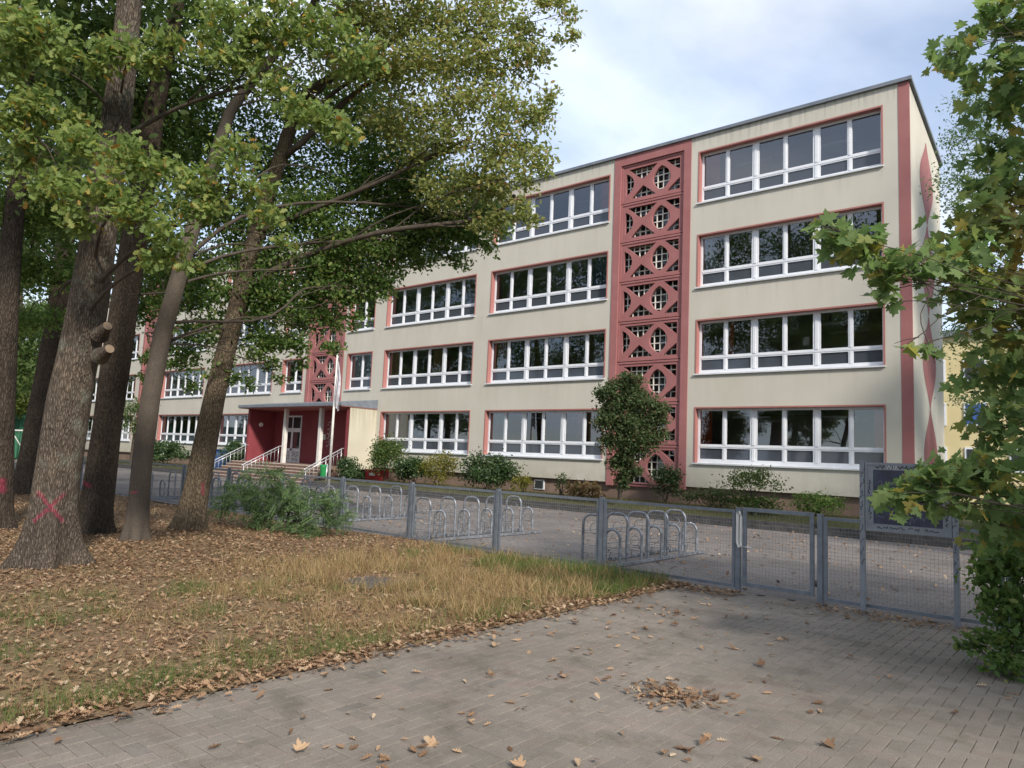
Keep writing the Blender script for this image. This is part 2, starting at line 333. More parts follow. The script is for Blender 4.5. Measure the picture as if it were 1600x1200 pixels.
def bark(name, c1, c2, scale=1.0, lichen=None, marks=(), ridge=0.03):
    m, t, b = base(name, 0.95, 0, 0.15)
    co = N(t, 'ShaderNodeTexCoord'); mp = N(t, 'ShaderNodeMapping'); mp.inputs['Scale'].default_value = (scale, scale, scale * 0.2); t.links.new(co.outputs['Object'], mp.inputs[0])
    nz = N(t, 'ShaderNodeTexNoise'); nz.inputs['Scale'].default_value = 3; t.links.new(mp.outputs[0], nz.inputs['Vector'])
    vm = N(t, 'ShaderNodeVectorMath', operation='MULTIPLY_ADD'); t.links.new(nz.outputs['Color'], vm.inputs[0]); vm.inputs[1].default_value = (.10, .10, .10); t.links.new(mp.outputs[0], vm.inputs[2])
    vo = N(t, 'ShaderNodeTexVoronoi', feature='DISTANCE_TO_EDGE'); vo.inputs['Scale'].default_value = 46; t.links.new(vm.outputs[0], vo.inputs['Vector'])
    nf = noise(t, 1.0, 6, .75, mapscale=(34 * scale, 34 * scale, 6 * scale))
    ma = N(t, 'ShaderNodeMath', operation='MULTIPLY_ADD'); t.links.new(vo.outputs['Distance'], ma.inputs[0]); ma.inputs[1].default_value = 1.1; t.links.new(nf.outputs['Fac'], ma.inputs[2])
    r = ramp(t, [(0.38, (0, 0, 0)), (0.78, (1, 1, 1))], ma.outputs[0])
    n2 = noise(t, 40 * scale, 5); n3 = noise(t, 1.3, 4)
    c = mixc(t, r.outputs[0], c1, c2); v = ramp(t, [(0.3, (.72, .72, .72)), (0.7, (1.2, 1.2, 1.2))], n2.outputs['Fac']).outputs[0]; c = mixc(t, 1.0, c, v, 'MULTIPLY')
    v3 = ramp(t, [(0.35, (.8, .8, .8)), (0.65, (1.12, 1.1, 1.05))], n3.outputs['Fac']).outputs[0]; c = mixc(t, 1.0, c, v3, 'MULTIPLY')
    if lichen:
        l = ramp(t, [(0.55, (0, 0, 0)), (0.68, (.7, .7, .7))], noise(t, 2.6, 6, .7).outputs['Fac']).outputs[0]; c = mixc(t, l, c, lichen)
    for (a, b2, wdt) in marks:      # sprayed strokes, worn by the bark
        g = N(t, 'ShaderNodeNewGeometry'); A_ = Vector(a); D = Vector(b2) - A_; sp_ = ((Vector(a) + Vector(b2)) / 2 - CAM).normalized(); D = D - sp_ * (.955 * D.dot(sp_)); L = max(D.length, 1e-3); D = D / L
        s1 = N(t, 'ShaderNodeVectorMath', operation='SUBTRACT'); t.links.new(g.outputs['Position'], s1.inputs[0]); s1.inputs[1].default_value = A_
        e1 = N(t, 'ShaderNodeVectorMath', operation='DOT_PRODUCT'); t.links.new(s1.outputs[0], e1.inputs[0]); e1.inputs[1].default_value = sp_
        e2 = N(t, 'ShaderNodeVectorMath', operation='SCALE'); e2.inputs[0].default_value = sp_ * .955; t.links.new(e1.outputs['Value'], e2.inputs['Scale'])
        e3 = N(t, 'ShaderNodeVectorMath', operation='SUBTRACT'); t.links.new(s1.outputs[0], e3.inputs[0]); t.links.new(e2.outputs[0], e3.inputs[1]); s1 = e3
        d1 = N(t, 'ShaderNodeVectorMath', operation='DOT_PRODUCT'); t.links.new(s1.outputs[0], d1.inputs[0]); d1.inputs[1].default_value = D
        cl = N(t, 'ShaderNodeClamp'); cl.inputs['Max'].default_value = L; t.links.new(d1.outputs['Value'], cl.inputs[0])
        sc = N(t, 'ShaderNodeVectorMath', operation='SCALE'); sc.inputs[0].default_value = D; t.links.new(cl.outputs[0], sc.inputs['Scale'])
        s2 = N(t, 'ShaderNodeVectorMath', operation='SUBTRACT'); t.links.new(s1.outputs[0], s2.inputs[0]); t.links.new(sc.outputs[0], s2.inputs[1])
        ln = N(t, 'ShaderNodeVectorMath', operation='LENGTH'); t.links.new(s2.outputs[0], ln.inputs[0])
        n4 = noise(t, 22, 5, .7); ad = N(t, 'ShaderNodeMath', operation='MULTIPLY_ADD'); t.links.new(n4.outputs['Fac'], ad.inputs[0]); ad.inputs[1].default_value = wdt * 2.6; t.links.new(ln.outputs['Value'], ad.inputs[2])
        mr = N(t, 'ShaderNodeMapRange'); mr.inputs[1].default_value = wdt * 2.5; mr.inputs[2].default_value = wdt * 1.6; mr.inputs[3].default_value = 0; mr.inputs[4].default_value = .5; t.links.new(ad.outputs[0], mr.inputs[0])
        c = mixc(t, mr.outputs[0], c, (.36, .035, .085))
    t.links.new(c, b.inputs['Base Color']); hh = mixc(t, 0.3, r.outputs[0], n2.outputs['Color']); bump(t, b, hh, 0.9, ridge)
bark('bark_oak', (.045, .035, .028), (.155, .125, .10), 1.0, (.19, .20, .16), [((-10.38,-21.74,0.99), (-10.15,-21.50,0.64), .030), ((-10.13,-21.53,0.98), (-10.43,-21.73,0.63), .030)])
bark('bark_second', (.035, .027, .021), (.10, .078, .060), 1.1, None, [((-14.08,-19.91,0.94), (-13.98,-19.82,0.86), .04)])
bark('bark_smooth', (.085, .07, .056), (.12, .10, .082), 1.6, None, [((-12.63,-19.67,0.83), (-12.53,-19.63,0.85), .02)], ridge=0.006)
bark('bark_ridged', (.05, .038, .028), (.185, .145, .10), 1.0, None, [((-13.66,-17.92,0.92), (-13.66,-17.89,0.73), .04)], ridge=0.035)
bark('bark_far', (.03, .024, .02), (.085, .068, .055), 0.8, None, [((-15.40,-20.75,0.87), (-15.40,-20.73,0.71), .07)])
bark('bark_plain', (.04, .032, .025), (.11, .09, .07), 0.8)
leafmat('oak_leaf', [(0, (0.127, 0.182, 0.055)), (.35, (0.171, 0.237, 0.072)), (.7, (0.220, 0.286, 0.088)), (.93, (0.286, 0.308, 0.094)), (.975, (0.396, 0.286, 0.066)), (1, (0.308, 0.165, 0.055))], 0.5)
leafmat('sunny_leaf', [(0, (0.160, 0.198, 0.066)), (.4, (0.231, 0.270, 0.094)), (.75, (0.297, 0.314, 0.116)), (.94, (0.363, 0.330, 0.121)), (1, (0.352, 0.209, 0.088))], 0.55)  # oak leaves lightened: sunlight on the right-hand crown is put into their colour
leafmat('dark_leaf', [(0, (0.076, 0.127, 0.036)), (.5, (0.109, 0.186, 0.050)), (.85, (0.161, 0.228, 0.068)), (1, (0.236, 0.254, 0.076))], 0.50)  # darker oak leaves: shade of the inner crowns in their colour; ivy shares it
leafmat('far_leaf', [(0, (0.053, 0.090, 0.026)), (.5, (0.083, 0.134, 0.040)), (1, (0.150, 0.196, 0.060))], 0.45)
leafmat('lime_leaf', [(0, (.09, .13, .03)), (.6, (.15, .19, .045)), (1, (.21, .22, .06))], .45)
leafmat('maple_leaf', [(0, (0.108, 0.172, 0.061)), (.4, (0.151, 0.224, 0.083)), (.75, (0.194, 0.264, 0.097)), (.9, (0.229, 0.258, 0.079)), (1, (0.329, 0.264, 0.073))], 0.50, patch=([(0, (0.143, 0.113, 0.036)), (.5, (0.229, 0.158, 0.048)), (.8, (0.286, 0.132, 0.043)), (1, (0.143, 0.158, 0.036))], .55, .60))
leafmat('robinia_leaf', [(0, (0.066, 0.120, 0.048)), (.5, (0.102, 0.168, 0.066)), (1, (0.168, 0.222, 0.096))], .45)
leafmat('rhodo_leaf', [(0, (0.022, 0.048, 0.017)), (.6, (0.042, 0.082, 0.026)), (1, (0.084, 0.120, 0.042))], .2, rough=.4, spec=.4)
leafmat('shrub_leaf', [(0, (0.046, 0.086, 0.023)), (.6, (0.081, 0.127, 0.034)), (1, (0.138, 0.161, 0.052))], .35)
leafmat('yellow_leaf', [(0, (.10, .12, .025)), (.5, (.17, .17, .035)), (1, (.24, .20, .05))], .4)
leafmat('rust_leaf', [(0, (.05, .08, .032)), (.6, (.075, .115, .045)), (.92, (.11, .125, .055)), (1, (.16, .085, .06))], .4)
leafmat('litter', [(0, (.13, .075, .045)), (.3, (.24, .145, .085)), (.6, (.34, .215, .13)), (.85, (.42, .29, .18)), (1, (.48, .38, .27))], .2, rough=.8, spec=.15)
leafmat('dry_grass', [(0, (.20, .13, .065)), (.45, (.33, .225, .11)), (.8, (.45, .34, .19)), (.93, (.22, .20, .08)), (1, (.13, .155, .05))], .35, rough=.7, spec=.2)
leafmat('green_grass', [(0, (.06, .10, .025)), (.6, (.10, .15, .04)), (1, (.17, .19, .06))], .35, rough=.7, spec=.2)
leafmat('weed_grass', [(0, (.055, .07, .025)), (.5, (.09, .10, .038)), (.85, (.15, .13, .055)), (1, (.26, .19, .09))], .35, rough=.7, spec=.2)
def groundmat(name, stops1, stops2, s1=1.2, s2=30, bm=0.5):
    m, t, b = base(name, 0.95, 0, 0.15)
    n = noise(t, s1, 5, .6); n2 = noise(t, s2, 6, .7)
    a = ramp(t, stops1, n2.outputs['Fac']).outputs[0]; c = ramp(t, stops2, n2.outputs['Fac']).outputs[0]
    f = ramp(t, [(0.4, (0, 0, 0)), (0.6, (1, 1, 1))], n.outputs['Fac']).outputs[0]
    t.links.new(mixc(t, f, a, c), b.inputs['Base Color']); bump(t, b, n2.outputs['Fac'], bm, 0.03)
groundmat('forest_floor', [(0.3, (.075, .052, .038)), (0.5, (.17, .11, .072)), (0.7, (.30, .20, .125))], [(0.3, (.10, .075, .048)), (0.55, (.20, .15, .08)), (0.75, (.28, .22, .115))])
groundmat('lawn', [(0.3, (.035, .042, .016)), (0.6, (.065, .072, .028)), (0.8, (.13, .105, .05))], [(0.3, (.05, .05, .022)), (0.6, (.09, .085, .036)), (0.8, (.18, .13, .065))], 0.8, 25)
groundmat('sand_joint', [(0.3, (.085, .078, .068)), (0.7, (.13, .118, .102))], [(0.3, (.07, .078, .05)), (0.7, (.12, .11, .092))], 1.0, 60)
def pavermat(name):
    m, t, b = base(name, 0.88, 0, 0.3)
    i = island(t); c = ramp(t, [(0, (.178, .158, .136)), (.4, (.198, .174, .150)), (.75, (.208, .182, .156)), (.93, (.206, .170, .148)), (1, (.165, .148, .132))], i).outputs[0]
    g = N(t, 'ShaderNodeNewGeometry')
    def wn(sc, d=5, r=.6):
        q = N(t, 'ShaderNodeTexNoise'); q.inputs['Scale'].default_value = sc; q.inputs['Detail'].default_value = d; q.inputs['Roughness'].default_value = r; t.links.new(g.outputs['Position'], q.inputs['Vector']); return q.outputs['Fac']
    v = ramp(t, [(0.3, (.70, .69, .67)), (0.5, (.95, .94, .92)), (0.7, (1.12, 1.11, 1.1))], wn(0.9, 6, .65)).outputs[0]; c = mixc(t, 1, c, v, 'MULTIPLY'); v = ramp(t, [(0.52, (1, 1, 1)), (0.66, (.74, .74, .70))], wn(2.6, 6, .7)).outputs[0]; c = mixc(t, 1, c, v, 'MULTIPLY')
    v = ramp(t, [(0.35, (.72, .72, .72)), (0.65, (1.25, 1.25, 1.25))], wn(170, 3, .7)).outputs[0]; c = mixc(t, 1, c, v, 'MULTIPLY')
    sp = ramp(t, [(0.60, (0, 0, 0)), (0.70, (.6, .6, .6))], wn(26, 6, .75)).outputs[0]; c = mixc(t, sp, c, (.30, .28, .26))
    t.links.new(c, b.inputs['Base Color']); bump(t, b, wn(170, 4, .7), 0.5, 0.004)
pavermat('paver')
def yardmat():
    m, t, b = base('yard_paving', 0.9, 0, 0.2)
    co = N(t, 'ShaderNodeTexCoord'); br = N(t, 'ShaderNodeTexBrick'); br.inputs['Scale'].default_value = 1.0; br.inputs['Brick Width'].default_value = .2; br.inputs['Row Height'].default_value = .1; br.inputs['Mortar Size'].default_value = .006
    br.inputs['Color1'].default_value = (.16, .148, .14, 1); br.inputs['Color2'].default_value = (.20, .175, .165, 1); br.inputs['Mortar'].default_value = (.085, .08, .072, 1); t.links.new(co.outputs['Object'], br.inputs['Vector'])
    v = ramp(t, [(0.3, (.72, .72, .72)), (0.7, (1.15, 1.14, 1.12))], noise(t, 0.5, 5).outputs['Fac']).outputs[0]; c = mixc(t, 1, br.outputs['Color'], v, 'MULTIPLY')
    sp = ramp(t, [(0.62, (0, 0, 0)), (0.70, (.8, .8, .8))], noise(t, 9, 6, .75).outputs['Fac']).outputs[0]; c = mixc(t, sp, c, (.30, .20, .12))
    t.links.new(c, b.inputs['Base Color']); bump(t, b, br.outputs['Fac'], -0.3, 0.005)
yardmat()
def postermat():
    m, t, b = base('poster_print', 0.35, 0, 0.5)
    n = noise(t, 5.5, 6, .6, dist=.6); c = ramp(t, [(0.36, (.008, .009, .022)), (0.5, (.018, .022, .055)), (0.62, (.03, .036, .075)), (0.75, (.09, .10, .15))], n.outputs['Fac']).outputs[0]
    t.links.new(c, b.inputs['Base Color'])
postermat()

# ------------------------------------------------------------------ ground
def sheet(x0, x1, y0, y1, z, nx=1, ny=1, fz=None):
    mb = MB()
    for j in range(ny + 1):
        for i in range(nx + 1):
            x = x0 + (x1 - x0) * i / nx; y = y0 + (y1 - y0) * j / ny; mb.v.append((x, y, z + (fz(x, y) if fz else 0)))
    for j in range(ny):
        for i in range(nx): a = j * (nx + 1) + i; mb.face((a, a + 1, a + nx + 2, a + nx + 1))
    return mb
struct('ground', sheet(-700, 500, -500, 700, -0.12).mesh('ground'), 'lawn')
EDGE = -4.85
def fz(x, y): return 0.03 * math.sin(x * .9 + y * .5) * math.sin(y * .7) * min(1, max(0, (EDGE - x) / 1.5)) + 0.0
struct('woodland_floor', sheet(-90, EDGE + .085, -60, -15.22, 0.002, 170, 90, fz).mesh('woodland_floor'), 'forest_floor')
struct('schoolyard', sheet(-80, 30, -15.218, -4.62, -0.004).mesh('schoolyard'), 'yard_paving')
lw = MB(); lw.quad((-80, -4.25, .17), (-40.2, -4.25, .17), (-40.2, .2, .30), (-80, .2, .30)); lw.quad((-30.2, -4.25, .17), (30, -4.25, .17), (30, .2, .30), (-30.2, .2, .30))
sheet_ = sheet(-40.2, -30.2, -4.62, -.1, -.004).mesh('entrance_paving'); struct('entrance_paving', sheet_, 'yard_paving'); struct('lawn_strip', lw.mesh('lawn_strip'), 'lawn')
struct('lawn_behind', sheet(-4.5, 60, .21, 80, 0.1).mesh('lawn_behind'), 'lawn')
kb = MB()
x = -79.0
while x < 29:
    if not (-40.4 < x < -30.0): kb.box(x, x + .985, -4.62 + .0, -4.42, -.05, .13 + random.uniform(-.004, .004)); kb.box(x + .3, x + 1.285, -4.42, -4.24, 0, .22 + random.uniform(-.005, .005))
    x += 1.0
struct('kerb', kb.mesh('kerb'), 'kerb_stone')
pv = struct('paving', sheet(EDGE, 12, -60, -15.222, -0.012).mesh('paving'), 'sand_joint')
# herringbone pavers 20 x 10 cm
def paver_geo(L, Wd, ch=0.003, h=0.05):
    mb = MB(); a, b = L / 2 - .0018, Wd / 2 - .0018
    for (zz, k) in ((-h, 0), (-ch, 0), (0, ch)):
        mb.v += [(-a + k, -b + k, zz), (a - k, -b + k, zz), (a - k, b - k, zz), (-a + k, b - k, zz)]
    for s in (0, 4):
        for j in range(4): mb.face((s + j, s + (j + 1) % 4, s + 4 + (j + 1) % 4, s + 4 + j))
    mb.face((8, 9, 10, 11)); return mb
g = paver_geo(.2, .1); PVm = g.mesh('paver'); PVm.materials.append(MATS['paver']); GV = np.array(g.v); GF = g.f
cells = []
for i in range(int((12 - EDGE) / .1)):
    for j in range(0, 160):
        X0, Y0 = EDGE + .1 * i, -15.24 - .1 * (j + 1); c = (i + j) % 4
        if c == 0: cells.append((X0 + .1, Y0 + .05, 0))
        elif c == 2: cells.append((X0 + .05, Y0, 1))
view = []
for (X, Y, r) in cells:
    if not (EDGE + .1 <= X <= 3.0 and Y > -31): continue
    d = Vector((X, Y, 0)) - CAM; dz = d.dot(cf)
    vis = dz > 1 and abs(d.dot(cr) / dz) < .72 and abs(d.dot(cu) / dz) < .54
    view.append((0 if vis else 1, dz if vis else 50 + abs(dz), X, Y, r))
view.sort(); allv = []; allf = []
for k, (_, _, X, Y, r) in enumerate(view):
    z = random.uniform(-.0015, .0015) + .004 * math.sin(X * 1.7 + Y * .6) * math.sin(Y * 1.3); a = (math.pi / 2 if r else 0) + random.uniform(-.012, .012); tx, ty = random.uniform(-.003, .003), random.uniform(-.005, .005)
    if k < 300:
        o = part('paver', PVm, pv, loc=(X, Y, z)); o.rotation_euler = (tx, ty, a)
    else:
        M = Matrix.Rotation(a, 3, 'Z') @ Matrix.Rotation(tx, 3, 'X') @ Matrix.Rotation(ty, 3, 'Y'); off = len(allv) * 12
        allv.append(GV @ np.array(M).T + np.array([X, Y, z])); allf += [tuple(off + q for q in f) for f in GF]
me = bpy.data.meshes.new('paver_field'); me.from_pydata(np.concatenate(allv).tolist(), [], allf); me.materials.append(MATS['paver']); part('paver_field', me, pv, kind='stuff')

# ------------------------------------------------------------------ the school
T0, B0, ST, ROOF = 3.884, 1.772, 3.3, 14.40
H = T0 - B0
BASE = Vector((-35, 0, 0))
school = thing('school_building', 'long four storey cream school with red window bands and red stair towers', 'building', BASE)
BIG = [('A', -12.06, 6.5), ('B', -22.53, 6.5), ('C', -29.96, 6.5), ('F', -47.10, 6.5), ('G', -55.75, 6.5), ('H', -66.85, 6.5), ('I', -74.3, 6.5)]
SMALLW = [('D', -33.14, 2.22), ('E', -39.54, 2.22)]
TOW = [(-15.82, -12.35), (-36.97, -33.46), (-59.6, -56.1)]
XR, XL = -4.79, -75.5
opens = []
for n, x, w in BIG + SMALLW:
    for k in range(4):
        if n in 'DE' and k == 0: continue
        opens.append((x, x + w, B0 + ST * k, T0 + ST * k, n, k))
for a, b in TOW: opens.append((a, b, 0.80, ROOF, 'tower', 0))
xs = sorted({XL, XR, -5.11} | {o[0] for o in opens} | {o[1] for o in opens}); zs = sorted({.93, ROOF} | {o[2] for o in opens} | {o[3] for o in opens})
zs = [z for z in zs if z >= .93]
wm = MB()
for i in range(len(xs) - 1):
    for j in range(len(zs) - 1):
        cx, cz = (xs[i] + xs[i + 1]) / 2, (zs[j] + zs[j + 1]) / 2
        if any(o[0] < cx < o[1] and o[2] < cz < o[3] for o in opens): continue
        if cx > -5.11: continue
        wm.quad((xs[i], 0, zs[j]), (xs[i + 1], 0, zs[j]), (xs[i + 1], 0, zs[j + 1]), (xs[i], 0, zs[j + 1]))
DEP = 5.15; DROP = 1.02
wm.quad((XL, 0, .93), (XL, .14, .93), (XR, .14, .93), (XR, 0, .93))                                   # soffit over the plinth
wm.quad((XL, 0, .93), (XL, 0, ROOF), (XL, DEP, ROOF - DROP), (XL, DEP, .93))
part('facade_wall', wm.mesh('facade_wall'), school, 'plaster')
ew = MB(); ew.quad((XR, 0, .93), (XR, DEP, .93), (XR, DEP, ROOF - DROP), (XR, 0, ROOF)); ew.quad((XR, DEP, 0), (XL, DEP, 0), (XL, DEP, ROOF - DROP), (XR, DEP, ROOF - DROP))
part('end_wall', ew.mesh('end_wall'), school, 'plaster')
cs = MB(); cs.box(-5.11, XR + .012, -.012, .05, .925, ROOF - .004); part('corner_stripe', cs.mesh('corner_stripe'), school, 'red_concrete')
# painted spindles on the end wall
for k, zc in enumerate((2.35, 5.5, 8.7, 11.9)):
    mb = MB(); pts = []; zt = 1.58 if k < 3 else 1.35
    for i in range(17):
        t = i / 16; pts.append((.05 + 1.08 * math.sin(math.pi * t) ** 1.4, zc - 1.58 + (1.58 + zt) * t))
    prof = [(XR + .006, 2.62 + w_, z_) for w_, z_ in pts] + [(XR + .006, 2.62 - w_, z_) for w_, z_ in pts[::-1]]
    mb.quad(*prof); part('painted_spindle', mb.mesh('painted_spindle'), school, 'red_concrete')
pl = MB(); pl.box(XL, XR - .14, .14, .2, -.1, .95); pl.box(XR - .2, XR - .14, .14, DEP, -.1, .95); part('plinth', pl.mesh('plinth'), school, 'plinth')
rf = MB(); sl = DROP / DEP
rf.quad((XL, -.1, ROOF + .1), (XR + .1, -.1, ROOF + .1), (XR + .1, DEP + .1, ROOF + .08 - DROP), (XL, DEP + .1, ROOF + .08 - DROP))
rf.quad((XL, -.1, ROOF - .02), (XR + .1, -.1, ROOF - .02), (XR + .1, -.1, ROOF + .1), (XL, -.1, ROOF + .1)); rf.quad((XL, -.1, ROOF - .02), (XL, 0.01, ROOF - .02), (XR + .1, 0.01, ROOF - .02), (XR + .1, -.1, ROOF - .02))
rf.quad((XR + .1, -.1, ROOF - .02), (XR + .1, DEP + .1, ROOF - .06 - DROP), (XR + .1, DEP + .1, ROOF + .08 - DROP), (XR + .1, -.1, ROOF + .1)); rf.quad((XR, -.1, ROOF - .02), (XR, DEP, ROOF - .06 - DROP), (XR + .1, DEP + .1, ROOF - .06 - DROP), (XR + .1, -.1, ROOF - .02))
part('roof', rf.mesh('roof'), school, 'roof_metal')
# rooms
im = MB()
for k in range(5):
    z = .9 + ST * k
    if k < 4: im.quad((XL, .3, z), (XR, .3, z), (XR, DEP - .1, z), (XL, DEP - .1, z))
    if k > 0: im.quad((XL, .3, z - .28), (XL, DEP - .1, z - .28), (XR, DEP - .1, z - .28), (XR, .3, z - .28))
im.quad((XL, DEP - .1, 0), (XR, DEP - .1, 0), (XR, DEP - .1, 13.3), (XL, DEP - .1, 13.3))
for x in (XR - .02, -12.2, -12.45, -15.85, -22.95, -30.3, -33.3, -37.2, -39.9, -48.2, -56.0, -59.7, -67.2): im.quad((x, .25, .9), (x, DEP - .1, .9), (x, DEP - .1, 13.2), (x, .25, 13.2))
for k in range(4):
    a = .9 + ST * k
    for n, x, w in BIG + SMALLW:
        zb, zt = B0 + ST * k, T0 + ST * k
        im.quad((x - .45, .26, a), (x + w + .45, .26, a), (x + w + .45, .26, zb), (x - .45, .26, zb)); im.quad((x - .45, .26, zt), (x + w + .45, .26, zt), (x + w + .45, .26, a + 3.02), (x - .45, .26, a + 3.02))
part('interior', im.mesh('interior'), school, 'interior')
# windows: shared meshes in local coordinates (x along the facade, y inwards, z up)
def window_meshes(Wd, npair):
    R = .24; bnd = .055
    sr = MB()   # red band and reveals
    for (a, b, c, d) in ((-.0, Wd, H - bnd, H), (-.0, bnd, .06, H - bnd), (Wd - bnd, Wd, .06, H - bnd)): sr.box(a, b, -.015, .005, c, d)
    sr.quad((bnd, 0, .06), (bnd, R + .06, .06), (bnd, R + .06, H - bnd), (bnd, 0, H - bnd)); sr.quad((Wd - bnd, R + .06, .06), (Wd - bnd, 0, .06), (Wd - bnd, 0, H - bnd), (Wd - bnd, R + .06, H - bnd))
    sr.quad((bnd, 0, H - bnd), (bnd, R + .06, H - bnd), (Wd - bnd, R + .06, H - bnd), (Wd - bnd, 0, H - bnd))
    sl_ = MB(); sl_.box(-.03, Wd + .01, -.075, R + .04, .0, .05); sl_.quad((0, .0, .05), (Wd, 0, .05), (Wd, R, .075), (0, R, .075))
    fr = MB(); panes = []
    x0, x1 = bnd, Wd - bnd; zb, zt = .06, H - bnd; zm0, zm1 = .60, .75
    thick, thin, rim = .25, .16, .075
    nP = npair * 2; tot = (x1 - x0) - 2 * rim - thick * (npair - 1) - thin * npair; pw = tot / nP
    y0, y1 = R - .02, R + .05
    fr.box(x0, x1, y0, y1, zb, zb + .15); fr.box(x0, x1, y0 + .002, y1, zt - .08, zt); fr.box(x0 + rim, x1 - rim, y0 + .004, y1, zm0, zm1)
    fr.box(x0, x0 + rim, y0 + .002, y1, zb + .15, zt - .08); fr.box(x1 - rim, x1, y0 + .002, y1, zb + .15, zt - .08)
    x = x0 + rim
    for i in range(nP):
        panes.append((x, pw)); x += pw
        if i < nP - 1:
            w = thick if i % 2 else thin
            for (a, b) in ((zb + .15, zm0), (zm1, zt - .08)):
                fr.box(x, x + w, y0 + .002, y1, a, b)
                c = x + w / 2
                if w == thick: fr.box(c - .05, c + .05, y0 - .018, y0 + .004, a - .01, b + .01)
                else: fr.box(c - .035, c + .035, y0 - .014, y0 + .004, a - .01, b + .01)
            x += w
    fr.box(x0 + rim, x1 - rim, y0 - .010, y0 + .006, (zm0 + zm1) / 2 - .03, (zm0 + zm1) / 2 + .03)
    hu, hl = zt - .08 - zm1, zm0 - (zb + .15)
    up = MB().quad((0, 0, 0), (pw, 0, 0), (pw, 0, hu), (0, 0, hu)).mesh('pane', ['glass']); lo = MB().quad((0, 0, 0), (pw, 0, 0), (pw, 0, hl), (0, 0, hl)).mesh('pane', ['film_glass'])
    return dict(sr=sr.mesh('surround', ['salmon']), sl=sl_.mesh('sill', ['sill_metal']), fr=fr.mesh('window', ['white_frame']), up=up, lo=lo, panes=panes, zu=zm1, zl=zb + .15, y=R + .02, pw=pw, hu=hu, hl=hl)
WB, WS = window_meshes(6.5, 3), window_meshes(2.22, 1)
def joined_panes(K):
    mb = MB()
    for x, w in K['panes']: mb.quad((x, K['y'], K['zu']), (x + w, K['y'], K['zu']), (x + w, K['y'], K['zu'] + K['hu']), (x, K['y'], K['zu'] + K['hu'])); mb.quad((x, K['y'], K['zl']), (x + w, K['y'], K['zl']), (x + w, K['y'], K['zl'] + K['hl']), (x, K['y'], K['zl'] + K['hl']))
    return mb.mesh('panes', ['glass'])
JP = joined_panes(WB)
for n, x, w in BIG + SMALLW:
    K = WS if n in 'DE' else WB
    for k in range(4):
        if n in 'DE' and k == 0: continue
        o = part('window', K['fr'], school, loc=Vector((x, 0, B0 + ST * k)) - BASE)
        part('surround', K['sr'], o, loc=(0, 0, 0)); part('sill', K['sl'], o, loc=(0, 0, 0))
        if n in 'HI': part('panes', JP, o, loc=(0, 0, 0), kind='stuff'); continue
        for px, pw in K['panes']:
            part('pane', K['up'], o, loc=(px, K['y'], K['zu'])); part('pane', K['lo'], o, loc=(px, K['y'], K['zl']))
def curtain(x0, x1, k, mat, z0=.1, y=.42):
    mb = MB(); mb.sm = True; n = max(6, int((x1 - x0) / .035)); zb, zt = B0 + ST * k + z0, T0 + ST * k + .02
    for i in range(n + 1):
        x = x0 + (x1 - x0) * i / n; yy = y + .035 * math.sin(i * 1.25) + .012 * math.sin(i * .5); mb.v += [(x, yy, zb), (x, yy * 1.0, zt)]
    for i in range(n): mb.face((2 * i, 2 * i + 2, 2 * i + 3, 2 * i + 1))
    part('curtain', mb.mesh('curtain'), school, mat)
for a in ((-12.0, -11.35, 3, 'orange_curtain'), (-12.0, -11.55, 0, 'orange_curtain'), (-6.0, -5.65, 0, 'orange_curtain'), (-11.0, -10.75, 1, 'orange_curtain'), (-16.75, -16.1, 3, 'orange_curtain'), (-17.1, -16.15, 2, 'blue_curtain'), (-22.4, -21.7, 1, 'tan_curtain'), (-29.8, -28.95, 1, 'tan_curtain'), (-26.6, -25.9, 1, 'tan_curtain'), (-17.6, -16.2, 0, 'tan_curtain'), (-33.0, -31.0, 1, 'pale_blind'), (-22.4, -21.6, 0, 'pale_blind'), (-29.7, -28.4, 0, 'pale_blind'), (-55.6, -51.2, 1, 'pale_blind'), (-46.9, -45.0, 1, 'orange_curtain'), (-46.9, -41.0, 0, 'pale_blind'), (-29.8, -29.2, 3, 'orange_curtain'), (-12.0, -11.5, 2, 'pale_blind')): curtain(*a)
for (x, k, z, w, h) in ((-19.2, 1, .32, .34, .2), (-18.75, 1, .30, .2, .22), (-10.4, 0, .86, .12, .16), (-27.3, 0, .9, .3, .42), (-26.1, 2, .85, .21, .3), (-20.6, 2, 1.0, .3, .21), (-8.2, 1, .9, .21, .3), (-44.2, 0, .9, .4, .3)):
    part('paper_sheet', MB().box(x, x + w, .275, .279, B0 + ST * k + z, B0 + ST * k + z + h).mesh('paper_sheet'), school, 'pole_white')
for k in range(4):
    for n_, x, w in BIG[:5]:
        for yy in (1.4, 3.2):
            for q_ in range(2): part('ceiling_lamp', MB().box(x + .9 + 3.0 * q_, x + 2.3 + 3.0 * q_, yy, yy + .16, 3.56 + ST * k, 3.64 + ST * k).mesh('ceiling_lamp'), school, 'white_frame')
